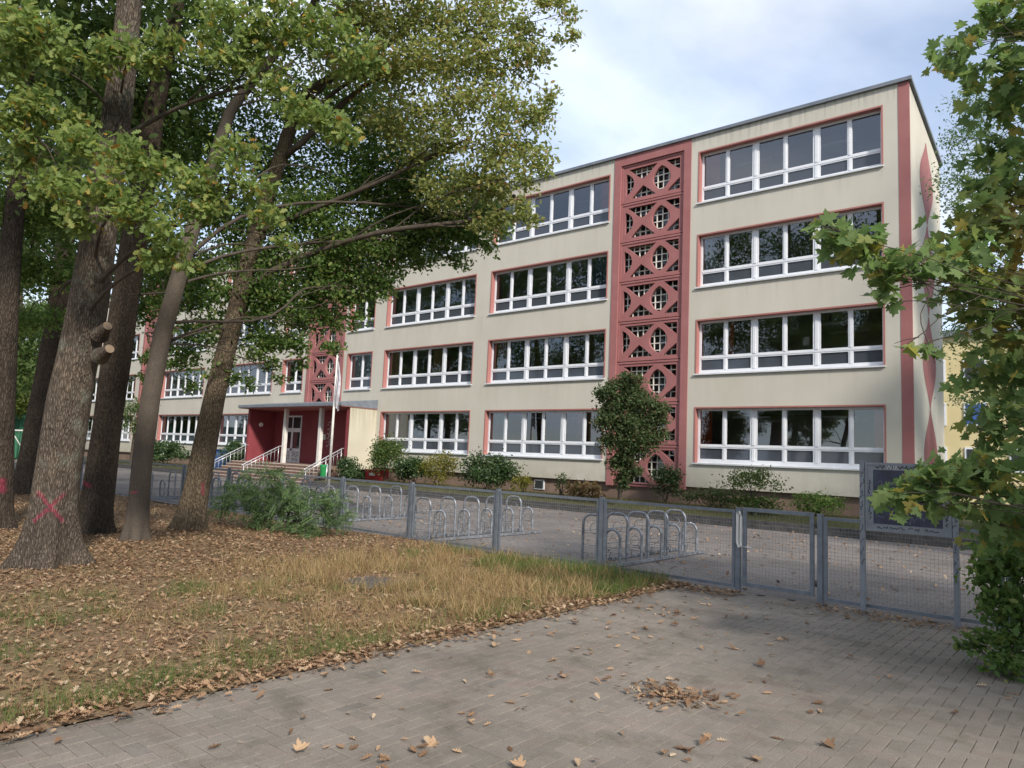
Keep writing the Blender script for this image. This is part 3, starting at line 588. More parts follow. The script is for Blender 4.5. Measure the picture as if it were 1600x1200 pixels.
# stair towers: pierced concrete blocks
def panel_mesh():
    PW, PH = 2.86, 1.62; ox, oz, sx, sz = .19, .15, 2.48, 1.30
    cu_ = bpy.data.curves.new('blk', 'CURVE'); cu_.dimensions = '2D'; cu_.fill_mode = 'BOTH'; cu_.extrude = .07
    def spl(pts):
        s = cu_.splines.new('POLY'); s.points.add(len(pts) - 1); s.use_cyclic_u = True
        for p, q in zip(s.points, pts): p.co = (q[0], q[1], 0, 1)
    spl([(0, 0), (PW, 0), (PW, PH), (0, PH)])
    U = lambda L: spl([(ox + u * sx, oz + v * sz) for u, v in L])
    ves = []
    for i in range(13): t = i / 12; ves.append((.665 + .16 * math.sin(math.pi * t) ** .72, .09 + .79 * t))
    for i in range(11, 0, -1): t = i / 12; ves.append((.665 - .16 * math.sin(math.pi * t) ** .72, .09 + .79 * t))
    U(ves)
    U([(.05, .99), (.12, .885), (.18, .775), (.25, .67), (.33, .60), (.40, .67), (.46, .76), (.51, .86), (.57, .955), (.60, .99)])
    U([(.09, .01), (.57, .01), (.45, .2), (.33, .38), (.21, .19)])
    U([(.01, .86), (.07, .80), (.12, .71), (.15, .6), (.158, .5), (.15, .4), (.12, .29), (.07, .2), (.01, .13)])
    U([(.75, .99), (.80, .90), (.86, .80), (.92, .71), (.99, .63), (.99, .99)])
    U([(.74, .01), (.99, .01), (.99, .37), (.92, .27), (.83, .14)])
    ob = bpy.data.objects.new('blk', cu_); COL.objects.link(ob); bpy.context.view_layer.update()
    me = bpy.data.meshes.new_from_object(ob.evaluated_get(bpy.context.evaluated_depsgraph_get())); bpy.data.objects.remove(ob)
    co = np.empty(len(me.vertices) * 3, np.float32); me.vertices.foreach_get('co', co); co = co.reshape(-1, 3); co = np.c_[co[:, 0], co[:, 2] + .13, co[:, 1]]; me.vertices.foreach_set('co', co.reshape(-1)); me.update()
    bm = bmesh.new(); bm.from_mesh(me); bmesh.ops.remove_doubles(bm, verts=bm.verts, dist=.0005); bmesh.ops.recalc_face_normals(bm, faces=bm.faces)
    # raised rim framing each block
    bm.to_mesh(me); bm.free(); me.materials.clear(); me.materials.append(MATS['red_concrete']); me.name = 'ornamental_panel'; return me
PM = panel_mesh()
rim = MB()
for (a, b, c, d) in ((0, 2.86, 0, .075), (0, 2.86, 1.545, 1.62), (0, .085, .075, 1.545), (2.775, 2.86, .075, 1.545)): rim.box(a, b, .035, .062, c, d)
RM = rim.mesh('block_rim', ['red_concrete'])
gr = MB()
for i in range(1, 11): gr.box(.05 + i * .252, .05 + i * .252 + .036, .235, .28, .0, 1.65)
for j in range(0, 6): gr.box(0, 2.86, .238, .277, .10 + j * .285, .10 + j * .285 + .034)
GM = gr.mesh('grille', ['grille_white'])
for ti, (a, b) in enumerate(TOW):
    tb = MB(); zlo = .80
    tb.box(a, a + .31, -.03, .2, zlo, ROOF - .01); tb.box(b - .30, b, -.03, .2, zlo, ROOF - .01); tb.box(a + .31, b - .30, -.028, .2, 14.0, ROOF - .01)
    tb.box(a + .31, b - .30, .205, .22, zlo, zlo + .02); tb.box(a + .28, b - .28, .07, .09, zlo, zlo + .01)
    part('tower_surround', tb.mesh('tower_surround'), school, 'red_concrete')
    gz_ = MB(); gz_.quad((a, .5, zlo), (b, .5, zlo), (b, .5, 14.1), (a, .5, 14.1)); part('stair_glazing', gz_.mesh('stair_glazing'), school, 'dark_glass')
    for k in range(8):
        if ti == 1 and k < 2: continue
        o = part('ornamental_panel', PM, school, loc=Vector((a + .31, 0, .80 + 1.65 * k + .015)) - BASE)
        part('block_rim', RM, o, loc=(0, 0, 0)); part('grille', GM, o, loc=(0, 0, 0))
# basement hatches
for px, w, h, z in (((-19.28,0.14,0.41)[0], .55, .42, .42),):
    mb = MB(); mb.box(px - w / 2, px + w / 2, .10, .16, z, z + h); mb.box(px - w / 2 + .06, px + w / 2 - .06, .08, .1, z + .05, z + h - .05); mb.mi = [0] * 6 + [1] * 6
    part('basement_window', mb.mesh('basement_window', ['white_frame', 'dark_glass']), school)
# ------------------------------------------------------------------ entrance porch
PX0, PX1, PYF, FL = -40.05, -30.3, -1.76, .90
porch = part('entrance_porch', MB().box(PX0 + .22, PX1 - .22, PYF + .1, -.03, FL - .25, FL).mesh('entrance_porch'), school, 'step_brown')
mb = MB(); mb.box(PX1 - .22, PX1, PYF, -.001, .80, 4.0); part('side_wall', mb.mesh('side_wall'), porch, 'porch_plaster')
mb = MB(); mb.box(PX1 - .235, PX1 - .0, PYF - .006, PYF + .02, .83, 3.97); mb.box(PX1 - .232, PX1 - .215, PYF, -.03, FL, 3.97); mb.box(PX0, PX0 + .22, PYF, -.03, .85, 3.97); mb.box(PX0 + .22, PX1 - .235, -.052, -.035, FL, 3.97); part('red_lining', mb.mesh('red_lining'), porch, 'porch_red')
mb = MB(); mb.box(PX0 - .12, PX1 + .04, PYF - .55, .02, 3.98, 4.02); part('ceiling', mb.mesh('ceiling'), porch, 'salmon')
mb = MB(); mb.quad((PX0 - .16, PYF - .6, 4.02), (PX1 + .06, PYF - .6, 4.02), (PX1 + .06, PYF - .6, 4.17), (PX0 - .16, PYF - .6, 4.17)); mb.quad((PX0 - .16, PYF - .6, 4.17), (PX1 + .06, PYF - .6, 4.17), (PX1 + .06, -.002, 4.5), (PX0 - .16, -.002, 4.5))
mb.quad((PX1 + .06, PYF - .6, 4.02), (PX1 + .06, -.002, 4.02), (PX1 + .06, -.002, 4.5), (PX1 + .06, PYF - .6, 4.17)); mb.quad((PX0 - .16, -.002, 4.02), (PX0 - .16, PYF - .6, 4.02), (PX0 - .16, PYF - .6, 4.17), (PX0 - .16, -.002, 4.5)); mb.quad((PX0 - .16, -.002, 4.02), (PX1 + .06, -.002, 4.02), (PX1 + .06, PYF - .6, 4.02), (PX0 - .16, PYF - .6, 4.02))
part('porch_roof', mb.mesh('porch_roof'), porch, 'roof_metal')
for cx in (-36.35, -33.0):
    mb = MB(); mb.box(cx - .1, cx + .1, PYF + .12, PYF + .32, FL, 3.98); part('column', mb.mesh('column'), porch, 'pole_white')
dx0, dx1 = -38.75, -36.95
mb = MB()
for (a, b, c, d) in ((dx0, dx0 + .09, FL, 3.7), (dx1 - .09, dx1, FL, 3.7), (dx0 + .09, dx1 - .09, 3.6, 3.7), (dx0 + .09, dx1 - .09, 2.72, 2.95), ((dx0 + dx1) / 2 - .09, (dx0 + dx1) / 2 + .09, FL, 2.72), ((dx0 + dx1) / 2 - .04, (dx0 + dx1) / 2 + .04, 2.95, 3.6), (dx0 + .09, dx1 - .09, 1.62, 1.75)): mb.box(a, b, -.10, -.054, c, d)
door = part('door', mb.mesh('door'), porch, 'white_frame')
for (a, b, c, d, mt, nm) in ((dx0 + .09, (dx0 + dx1) / 2 - .09, 1.75, 2.72, 'dark_glass', 'pane'), ((dx0 + dx1) / 2 + .09, dx1 - .09, 1.75, 2.72, 'dark_glass', 'pane'), (dx0 + .09, (dx0 + dx1) / 2 - .04, 2.95, 3.6, 'dark_glass', 'pane'), ((dx0 + dx1) / 2 + .04, dx1 - .09, 2.95, 3.6, 'dark_glass', 'pane'), (dx0 + .09, (dx0 + dx1) / 2 - .09, FL, 1.62, 'door_grey', 'kick_panel'), ((dx0 + dx1) / 2 + .09, dx1 - .09, FL, 1.62, 'door_grey', 'kick_panel')):
    part('door_' + nm, MB().box(a, b, -.08, -.056, c, d).mesh('door_' + nm), porch, mt)
mb = MB()
for i in range(10):
    t = 2 * math.pi * i / 10; mb.v.append((PX0 + .22, -1.0 + .14 * math.cos(t), 3.1 + .14 * math.sin(t)))
for i in range(10):
    t = 2 * math.pi * i / 10; mb.v.append((PX0 + .32, -1.0 + .10 * math.cos(t), 3.1 + .10 * math.sin(t)))
for i in range(10): mb.face((i, (i + 1) % 10, 10 + (i + 1) % 10, 10 + i))
mb.face(tuple(range(10, 20))); part('wall_lamp', mb.mesh('wall_lamp'), porch, 'lamp_glass')
def strokes(segs, w, plane, mat, name, parent):
    """flat lettering strokes; plane(u,v)->xyz"""
    mb = MB()
    for (u0, v0, u1, v1) in segs:
        L = math.hypot(u1 - u0, v1 - v0) or 1; nx, ny = -(v1 - v0) / L * w, (u1 - u0) / L * w
        mb.quad(plane(u0 - nx, v0 - ny), plane(u1 - nx, v1 - ny), plane(u1 + nx, v1 + ny), plane(u0 + nx, v0 + ny))
    return part(name, mb.mesh(name), parent, mat)
def scrawl(u0, v0, u1, v1, hgt, n, r_, vert=False):
    """handwriting-like zigzag loops running from (u0,v0) to (u1,v1)"""
    S_ = []; px, py = u0, v0; L = math.hypot(u1 - u0, v1 - v0); dx, dy = (u1 - u0) / L, (v1 - v0) / L
    for i in range(n):
        t = (i + 1) / n * L + r_.uniform(-.4, .3) * L / n; s = r_.uniform(-1, 1) * hgt
        q = (u0 + dx * t - dy * s, v0 + dy * t + dx * s)
        if r_.random() > .12: S_.append((px, py, *q))
        px, py = q
    return S_
rr_ = random.Random(5)
sg = []
for zz in (2.0, 2.25, 2.5, 2.75, 3.0, 3.25): sg += scrawl(-34.45, zz - .1, -34.0, zz + .1, .10, 7, rr_)
strokes(sg, .022, lambda u, v: (u, -.056, v), 'white_ink', 'wall_lettering', porch)
part('notice_sign', MB().box(-35.0, -34.55, -.08, -.054, 2.3, 2.62).mesh('notice_sign'), porch, 'door_grey')
sg = []
for zz in (1.1, 1.3, 1.48): sg += scrawl(dx0 + .12, zz, dx1 - .12, zz, .1, 26, rr_)
strokes(sg, .012, lambda u, v: (u, -.084, v), 'black_ink', 'door_graffiti', porch)
steps = part('entrance_steps', MB().box(PX0 + .021, PX1 - .251, -2.302, PYF + .1, 0, FL - .004).mesh('entrance_steps'), school, 'step_brown')
sm_ = MB(); Wd = (PX1 - .25) - (PX0 + .02); sm_.box(0, Wd, 0, .31, 0, .146); sm_.cur = 1; sm_.box(0, Wd, -.012, .05, .105, .150); SM = sm_.mesh('step', ['step_brown', 'step_edge'])
for i in range(6): part('step', SM, steps, loc=Vector((PX0 + .02, -2.61 - .30 * i, FL - .15 * (i + 1) - .001 * i)))
mb = MB(); mb.box(PX0 + .02, PX1 - .25, -2.312, -2.27, FL - .03, FL + .004); part('landing_edge', mb.mesh('landing_edge'), steps, 'step_edge')
for hx in (-39.85, -36.35, -30.62):
    mb = MB(); top = [(hx, -1.85, 1.83), (hx, -3.98, .76)]; low = [(hx, -1.85, 1.0), (hx, -4.3, -.0)]
    mb.tube([(hx, -1.7, 1.85)] + top + [(hx, -4.06, .70)], .026, 8); mb.tube([(hx, -1.85, 1.68), (hx, -3.98, .61)], .018, 6)
    for i in range(10):
        t = i / 9; y = -1.88 - 2.05 * t; zt = 1.80 - 1.03 * t - .02; zl = max(.05, 1.03 - 1.02 * t)
        mb.tube([(hx, y, zl if i not in (0, 9) else zl - .12), (hx, y, zt)], .02 if i in (0, 4, 9) else .008, 6)
    mb.tube([(hx, -1.85, 1.03), (hx, -3.98, .02)], .014, 6)
    part('handrail', mb.mesh('handrail'), steps, 'rail_steel')

# ------------------------------------------------------------------ mesh fence
def rod(mb, a, b, w=.0036):
    a, b = Vector(a), Vector(b); d = (b - a).normalized(); p = d.cross(Vector((0, 1, 0)));
    if p.length < .1: p = Vector((1, 0, 0))
    p.normalize(); q = d.cross(p); n = len(mb.v)
    for c in (a, b):
        for (s, t) in ((1, 0), (0, 1), (-1, 0), (0, -1)): mb.v.append(tuple(c + p * s * w / 2 + q * t * w / 2))
    for j in range(4): mb.face((n + j, n + (j + 1) % 4, n + 4 + (j + 1) % 4, n + 4 + j))
def panel_mesh_wires(x0, x1, y, z0, z1, sx=.042, sz=.042):
    mb = MB(); n = int((x1 - x0) / sx); k = int((z1 - z0) / sz)
    for i in range(1, n): rod(mb, (x0 + (x1 - x0) * i / n, y, z0), (x0 + (x1 - x0) * i / n, y, z1), .0024)
    for j in range(1, k): rod(mb, (x0, y + .004, z0 + (z1 - z0) * j / k), (x1, y + .004, z0 + (z1 - z0) * j / k), .0024)
    return mb.mesh('wire_mesh', ['fence_wire'])
def bar_frame(x0, x1, y, z0, z1, w=.042, d=.03):
    mb = MB(); mb.box(x0, x0 + w, y - d / 2, y + d / 2, z0, z1); mb.box(x1 - w, x1, y - d / 2, y + d / 2, z0, z1); mb.box(x0 + w, x1 - w, y - d / 2 + .001, y + d / 2 - .001, z1 - w, z1 - .0005); mb.box(x0 + w, x1 - w, y - d / 2 + .001, y + d / 2 - .001, z0, z0 + w); return mb.mesh('panel_frame', ['galvanised'])
FY = -15.3
def fence(name, label, posts, top=1.10):
    f = thing(name, label, 'fence', (posts[0], FY, 0))
    for p in posts:
        mb = MB(); mb.box(p - .032, p + .032, FY - .03, FY + .03, -.2, top + .02); mb.box(p - .035, p + .035, FY - .033, FY + .033, top + .02, top + .03); part('post', mb.mesh('post'), f, 'galvanised')
    for a, b in zip(posts, posts[1:]):
        z0 = .06; o = part('panel_frame', bar_frame(a + .045, b - .045, FY, z0, top), f); part('wire_mesh', panel_mesh_wires(a + .085, b - .085, FY, z0 + .04, top - .04), o, kind='stuff', loc=(0, 0, 0))
    return f
fence('mesh_fence', 'long grey welded mesh fence between the bicycle racks and the grass', [-29.4, -27.0, -24.6, -22.2, -19.8, -17.4, -15.0, -12.72, -10.55, -8.34, -6.2, -4.0])
fence('mesh_fence', 'short grey mesh fence behind the information board, right of the gate', [-2.93, -.95, 1.1, 3.2, 5.3])
gate = thing('mesh_gate', 'grey framed mesh gate with a white strap at its latch', 'gate', (-3.93, FY, 0))
part('gate_frame', bar_frame(-3.93, -3.0, FY - .02, .10, 1.14, .05, .04), gate)
part('wire_mesh', panel_mesh_wires(-3.88, -3.05, FY - .02, .15, 1.09), gate, kind='stuff')
mb = MB(); mb.box(-4.01, -3.975, FY - .065, FY - .045, .66, 1.06); mb.box(-3.96, -3.93, FY - .067, FY - .045, .62, 1.02); mb.tube([(-3.99, FY - .06, 1.05), (-3.965, FY - .07, 1.08), (-3.945, FY - .06, 1.02)], .014, 6); mb.tube([(-3.99, FY - .06, .66), (-3.97, FY - .07, .60), (-3.945, FY - .06, .63)], .014, 6); part('strap', mb.mesh('strap'), gate, 'pole_white')
mb = MB(); mb.tube([(-3.90, FY - .05, .62), (-3.90, FY - .10, .62), (-3.78, FY - .10, .62)], .009, 6); part('latch_handle', mb.mesh('latch_handle'), gate, 'rail_steel')
for z in (.22, .95):
    mb = MB(); mb.tube([(-2.975, FY - .02, z), (-2.975, FY - .02, z + .08)], .016, 8); mb.box(-3.0, -2.96, FY - .03, FY - .015, z + .02, z + .06); part('hinge', mb.mesh('hinge'), gate, 'iron')

# ------------------------------------------------------------------ bicycle racks
def hoop(x0, x1, h, y):
    r = .15; pts = [(x0, y, .0)]
    for i in range(7): t = math.pi - math.pi / 2 * i / 6; pts.append((x0 + r + r * math.cos(t), y, h - r + r * math.sin(t)))
    for i in range(7): t = math.pi / 2 - math.pi / 2 * i / 6; pts.append((x1 - r + r * math.cos(t), y, h - r + r * math.sin(t)))
    pts.append((x1, y, 0)); return MB().tube(pts, .0225, 8, cap=False)
def rack_parts(rack):
    for x in (-.46, .05): part('base_rail', MB().box(x - .025, x + .025, 0, 3.6, .01, .055).mesh('base_rail', ['rack_steel']), rack, loc=(0, 0, 0))
    hi = hoop(-.44, -.02, .78, 0).mesh('high_hoop', ['rack_steel']); lo = hoop(-.24, .05, .54, 0).mesh('low_hoop', ['rack_steel'])
    def cl(h, x0, x1):
        sm = []
        for i in range(13): t = 2 * math.pi * i / 12; sm.append(((x0 + x1) / 2 + .085 * math.cos(t), 0, h - .22 + .085 * math.sin(t)))
        return [('wheel_ring', MB().tube(sm, .005, 5, cap=False).mesh('wheel_ring', ['rack_steel']))] + [('wheel_rod', MB().tube([(x0 - .03, 0, z), (x1 + .04, 0, z + .01)], .005, 5).mesh('wheel_rod', ['rack_steel'])) for z in (.16, h - .30)] + [('wheel_clip', MB().tube([(x0 + .1, -.05, .03), (x0 + .12, -.05, .14), (x0 + .2, -.05, .05)], .006, 5).mesh('wheel_clip', ['rack_steel']))]
    ch, cl_ = cl(.78, -.44, -.02), cl(.54, -.24, .05)
    for i in range(5):
        o = part('high_hoop', hi, rack, loc=(0, .12 + .70 * i, .04)); [part(n_, m_, o, loc=(0, .02, 0)) for n_, m_ in ch]
        o = part('low_hoop', lo, rack, loc=(0, .47 + .70 * i, .04)); [part(n_, m_, o, loc=(0, .02, 0)) for n_, m_ in cl_]
    for (x, z) in ((-.43, .30), (-.43, .55)): part('tie_rod', MB().tube([(x, .0, z), (x, 3.5, z)], .006, 5).mesh('tie_rod', ['rack_steel']), rack, loc=(0, 0, 0))
RL = ['bicycle rack of grey hoops nearest the gate', 'second bicycle rack from the gate, fully seen through the fence', 'third bicycle rack from the gate, ending beside the fine leaved shrub', 'fourth bicycle rack from the gate, largely behind the fine leaved shrub', 'bicycle rack farthest from the gate, behind the tree trunks']
rack0 = None
for lb, xx in zip(RL, (-6.3, -10.3, -14.3, -18.3, -22.3)):
    if rack0 is None: rack0 = thing('bicycle_rack', lb, 'bicycle rack', (xx, -15.12, 0), 'bicycle racks in the schoolyard'); rack_parts(rack0)
    else: r2 = copy_tree(rack0); r2.location = (xx, -15.12, 0); r2['label'] = lb

# ------------------------------------------------------------------ information board
BX0, BX1, BY, BT = -2.40, -1.43, -15.42, 1.80
board = thing('information_board', 'grey framed information board with a dark poster, scribbled with graffiti', 'sign', (BX0, BY, 0))
for x in (BX0, BX1):
    mb = MB(); mb.box(x - .027, x + .027, BY - .027, BY + .027, -.1, BT); mb.box(x - .03, x + .03, BY - .03, BY + .03, BT, BT + .025); p = part('post', mb.mesh('post'), board, 'board_metal')
    sg = []
    for k in range(9): z = .55 + k * .135; sg += scrawl(x - .018, z, x + .016, z + .10, .018, 6, rr_)
    strokes(sg, .0035, lambda u, v: (u, BY - .029, v), 'black_ink', 'graffiti', p)
x0, x1, z0, z1 = BX0 + .05, BX1 - .045, 1.00, BT - .01
mb = MB(); w = .075; mb.box(x0, x1, BY - .022, BY + .02, z1 - w, z1); mb.box(x0, x1, BY - .022, BY + .02, z0, z0 + w); mb.box(x0, x0 + w, BY - .0215, BY + .0195, z0 + w, z1 - w); mb.box(x1 - w, x1, BY - .0215, BY + .0195, z0 + w, z1 - w); mb.box(x0 - .012, x1 + .012, BY - .03, BY + .01, z1 - .018, z1 + .012); mb.box(x0 - .012, x1 + .012, BY - .03, BY + .01, z0 - .012, z0 + .015); mb.box(x0 - .012, x0 + .012, BY - .029, BY + .01, z0, z1); mb.box(x1 - .012, x1 + .012, BY - .029, BY + .01, z0, z1)
fr = part('board_frame', mb.mesh('board_frame'), board, 'board_metal')
ps = part('poster', MB().box(x0 + w, x1 - w, BY - .012, BY + .01, z0 + w, z1 - w).mesh('poster'), board, 'poster_print')
sg = scrawl(x0 + .1, z1 - .04, x1 - .1, z1 - .04, .022, 44, rr_) + scrawl(x0 + .04, z1 - .2, x0 + .04, z0 + .1, .018, 34, rr_) + scrawl(x1 - .035, z1 - .15, x1 - .035, z0 + .1, .018, 30, rr_) + scrawl(x0 + .08, z0 + .04, x1 - .1, z0 + .04, .020, 40, rr_)
strokes(sg, .0045, lambda u, v: (u, BY - .024, v), 'black_ink', 'graffiti', fr)
sg = scrawl(x0 + .1, z1 - .22, x0 + .42, z1 - .24, .04, 20, rr_) + scrawl(x0 + .1, z1 - .32, x0 + .36, z1 - .34, .05, 16, rr_) + scrawl(x0 + .35, z0 + .13, x1 - .15, z0 + .17, .05, 26, rr_) + scrawl(x0 + .1, z0 + .16, x0 + .2, z0 + .16, .012, 8, rr_)
strokes(sg, .004, lambda u, v: (u, BY - .0145, v), 'grey_ink', 'graffiti', ps)
tcu = bpy.data.curves.new('txt', 'FONT'); tcu.body = 'WIR'; tcu.size = .075; to = bpy.data.objects.new('txt', tcu); COL.objects.link(to); bpy.context.view_layer.update()
tme = bpy.data.meshes.new_from_object(to.evaluated_get(bpy.context.evaluated_depsgraph_get())); bpy.data.objects.remove(to); tme.materials.clear()
for v_ in tme.vertices: v_.co = (v_.co.x + x0 + .21, BY - .0255, v_.co.y + z1 - .068)
part('lettering', tme, board, 'white_ink')

# ------------------------------------------------------------------ small yard furniture
fp = thing('flagpole', 'thin white flagpole with a drooping pale flag in front of the porch', 'flagpole', (-25.26, -6.46, 0))
part('pole', MB().tube([(-25.26, -6.46, 0), (-25.26, -6.46, 6.0)], [.062, .040], 12).mesh('pole'), fp, 'pole_white')
part('finial', MB().tube([(-25.26, -6.46, 5.98), (-25.26, -6.46, 6.05)], [.05, .02], 10).mesh('finial'), fp, 'pole_white')
mb = MB(); mb.sm = True
for j in range(15):
    z = 5.75 - j * .155
    for i in range(7):
        u = i / 6; w = .30 * (0.25 + .75 * min(1, j / 5)) ; mb.v.append((-25.22 + u * w * .8, -6.46 + .07 * math.sin(i * 2.1 + j * .25) * (j / 14 + .3), z - u * u * .25))
for j in range(14):
    for i in range(6): a = j * 7 + i; mb.face((a, a + 1, a + 8, a + 7))
part('flag', mb.mesh('flag'), fp, 'flag_cloth')
bp0 = Vector((-30.05, -3.3, 0))
bn = thing('litter_bin', 'green round litter bin beside the entrance steps', 'bin', bp0)
part('bin_body', MB().tube([(0, 0, .35), (0, 0, .4), (0, 0, .9), (0, 0, .93)], [.14, .16, .19, .2], 16).mesh('bin_body', ['bin_green']), bn, loc=(0, 0, 0))
part('bin_rim', MB().tube([(0, 0, .93), (0, 0, 1.0)], [.205, .2], 16, cap=False).mesh('bin_rim', ['bin_green']), bn, loc=(0, 0, 0)); part('bin_post', MB().tube([(.18, .05, 0), (.18, .05, 1.05)], .03, 8).mesh('bin_post', ['rail_steel']), bn, loc=(0, 0, 0))
rb = thing('red_grit_box', 'low red box with a pale label against the plinth beside the porch', 'box', (-29.3, -.55, .28))
part('box_body', MB().box(-.55, .55, -.3, .3, -.1, .5).mesh('box_body', ['red_paint']), rb, loc=(0, 0, 0)); part('box_lid', MB().box(-.58, .58, -.33, .31, .5, .56).mesh('box_lid', ['red_paint']), rb, loc=(0, 0, 0)); part('box_label', MB().box(-.25, .2, -.304, -.3, .25, .38).mesh('box_label', ['white_ink']), rb, loc=(0, 0, 0))
bb = thing('blue_cabinet', 'blue painted cabinet with scrawled graffiti left of the entrance steps', 'cabinet', (-43.0, -1.2, .2))
part('cabinet_body', MB().box(-.95, .95, -.35, .35, -.1, 1.25).mesh('cabinet_body', ['blue_paint']), bb, loc=(0, 0, 0)); part('cabinet_top', MB().box(-1.0, 1.0, -.4, .4, 1.25, 1.3).mesh('cabinet_top', ['blue_paint']), bb, loc=(0, 0, 0))
sg = scrawl(-.8, .9, .8, .8, .25, 16, rr_) + scrawl(-.8, .4, .8, .5, .2, 16, rr_); mb = MB()
for (a, b, c, d) in sg: rod(mb, (a, -.356, b), (c, -.356, d), .03)
part('graffiti', mb.mesh('graffiti', ['grey_ink']), bb, loc=(0, 0, 0))
mh = thing('manhole_cover', 'round iron manhole cover set in the dry grass', 'manhole', (-7.39, -18.79, -.005))
part('rim', MB().tube([(0, 0, -.03), (0, 0, .025)], [.36, .355], 28).mesh('rim', ['iron']), mh, loc=(0, 0, 0)); part('cover', MB().tube([(0, 0, .02), (0, 0, .036)], [.31, .305], 28).mesh('cover', ['iron']), mh, loc=(0, 0, 0))
# far sports court
gl = thing('goal_frame', 'white football goal frame far off between the left trunks', 'goal', (-58.7, -7.4, 0))
part('goal_posts', MB().tube([(-60.2, -8.2, 0), (-60.2, -8.2, 2.2), (-57.0, -6.4, 2.2), (-57.0, -6.4, 0)], .06, 8).mesh('goal_posts'), gl, 'pole_white'); part('net_stay', MB().tube([(-60.2, -8.2, 2.2), (-61.2, -6.6, .1)], .035, 6).mesh('net_stay'), gl, 'pole_white')
cf_ = thing('green_court_fence', 'tall green ball court fence behind the goal frame', 'fence', (-64, -6, 0))
part('windscreen', MB().box(-66.2, -66.1, -30, -5.2, .1, 3.6).mesh('windscreen'), cf_, 'court_green')
for y in range(-30, -5, 3): part('post', MB().tube([(-66.0, y, 0), (-66.0, y, 4.0)], .05, 8).mesh('post'), cf_, 'court_green')
# neighbouring house on the right
hs = thing('neighbour_house', 'yellow and grey house with blue blinds behind the school on the right', 'house', (-4, 30, 0))
mb = MB(); mb.box(-11, 4.2, 30, 40, -.1, 11); part('wall', mb.mesh('wall'), hs, 'yellow_wall'); mb = MB(); mb.box(4.2, 14, 30.4, 40, -.1, 11); part('wall', mb.mesh('wall'), hs, 'grey_wall'); mb = MB(); mb.box(-11.3, 14.3, 29.7, 40.3, 11, 11.4); part('roof', mb.mesh('roof'), hs, 'roof_metal')
for k in range(3):
    for x in (-9.9, -7.6, -5.2, -2.4, .6):
        z = 2.2 + 2.9 * k; o = part('window', MB().box(x, x + 1.3, 29.93, 29.99, z, z + 1.5).mesh('window'), hs, 'white_frame'); part('pane', MB().box(x + .12, x + 1.18, 29.9, 29.925, z + .12, z + 1.38).mesh('pane'), o, 'blue_paint' if (k == 1 and x == -7.6) else 'dark_glass', loc=(0, 0, 0))

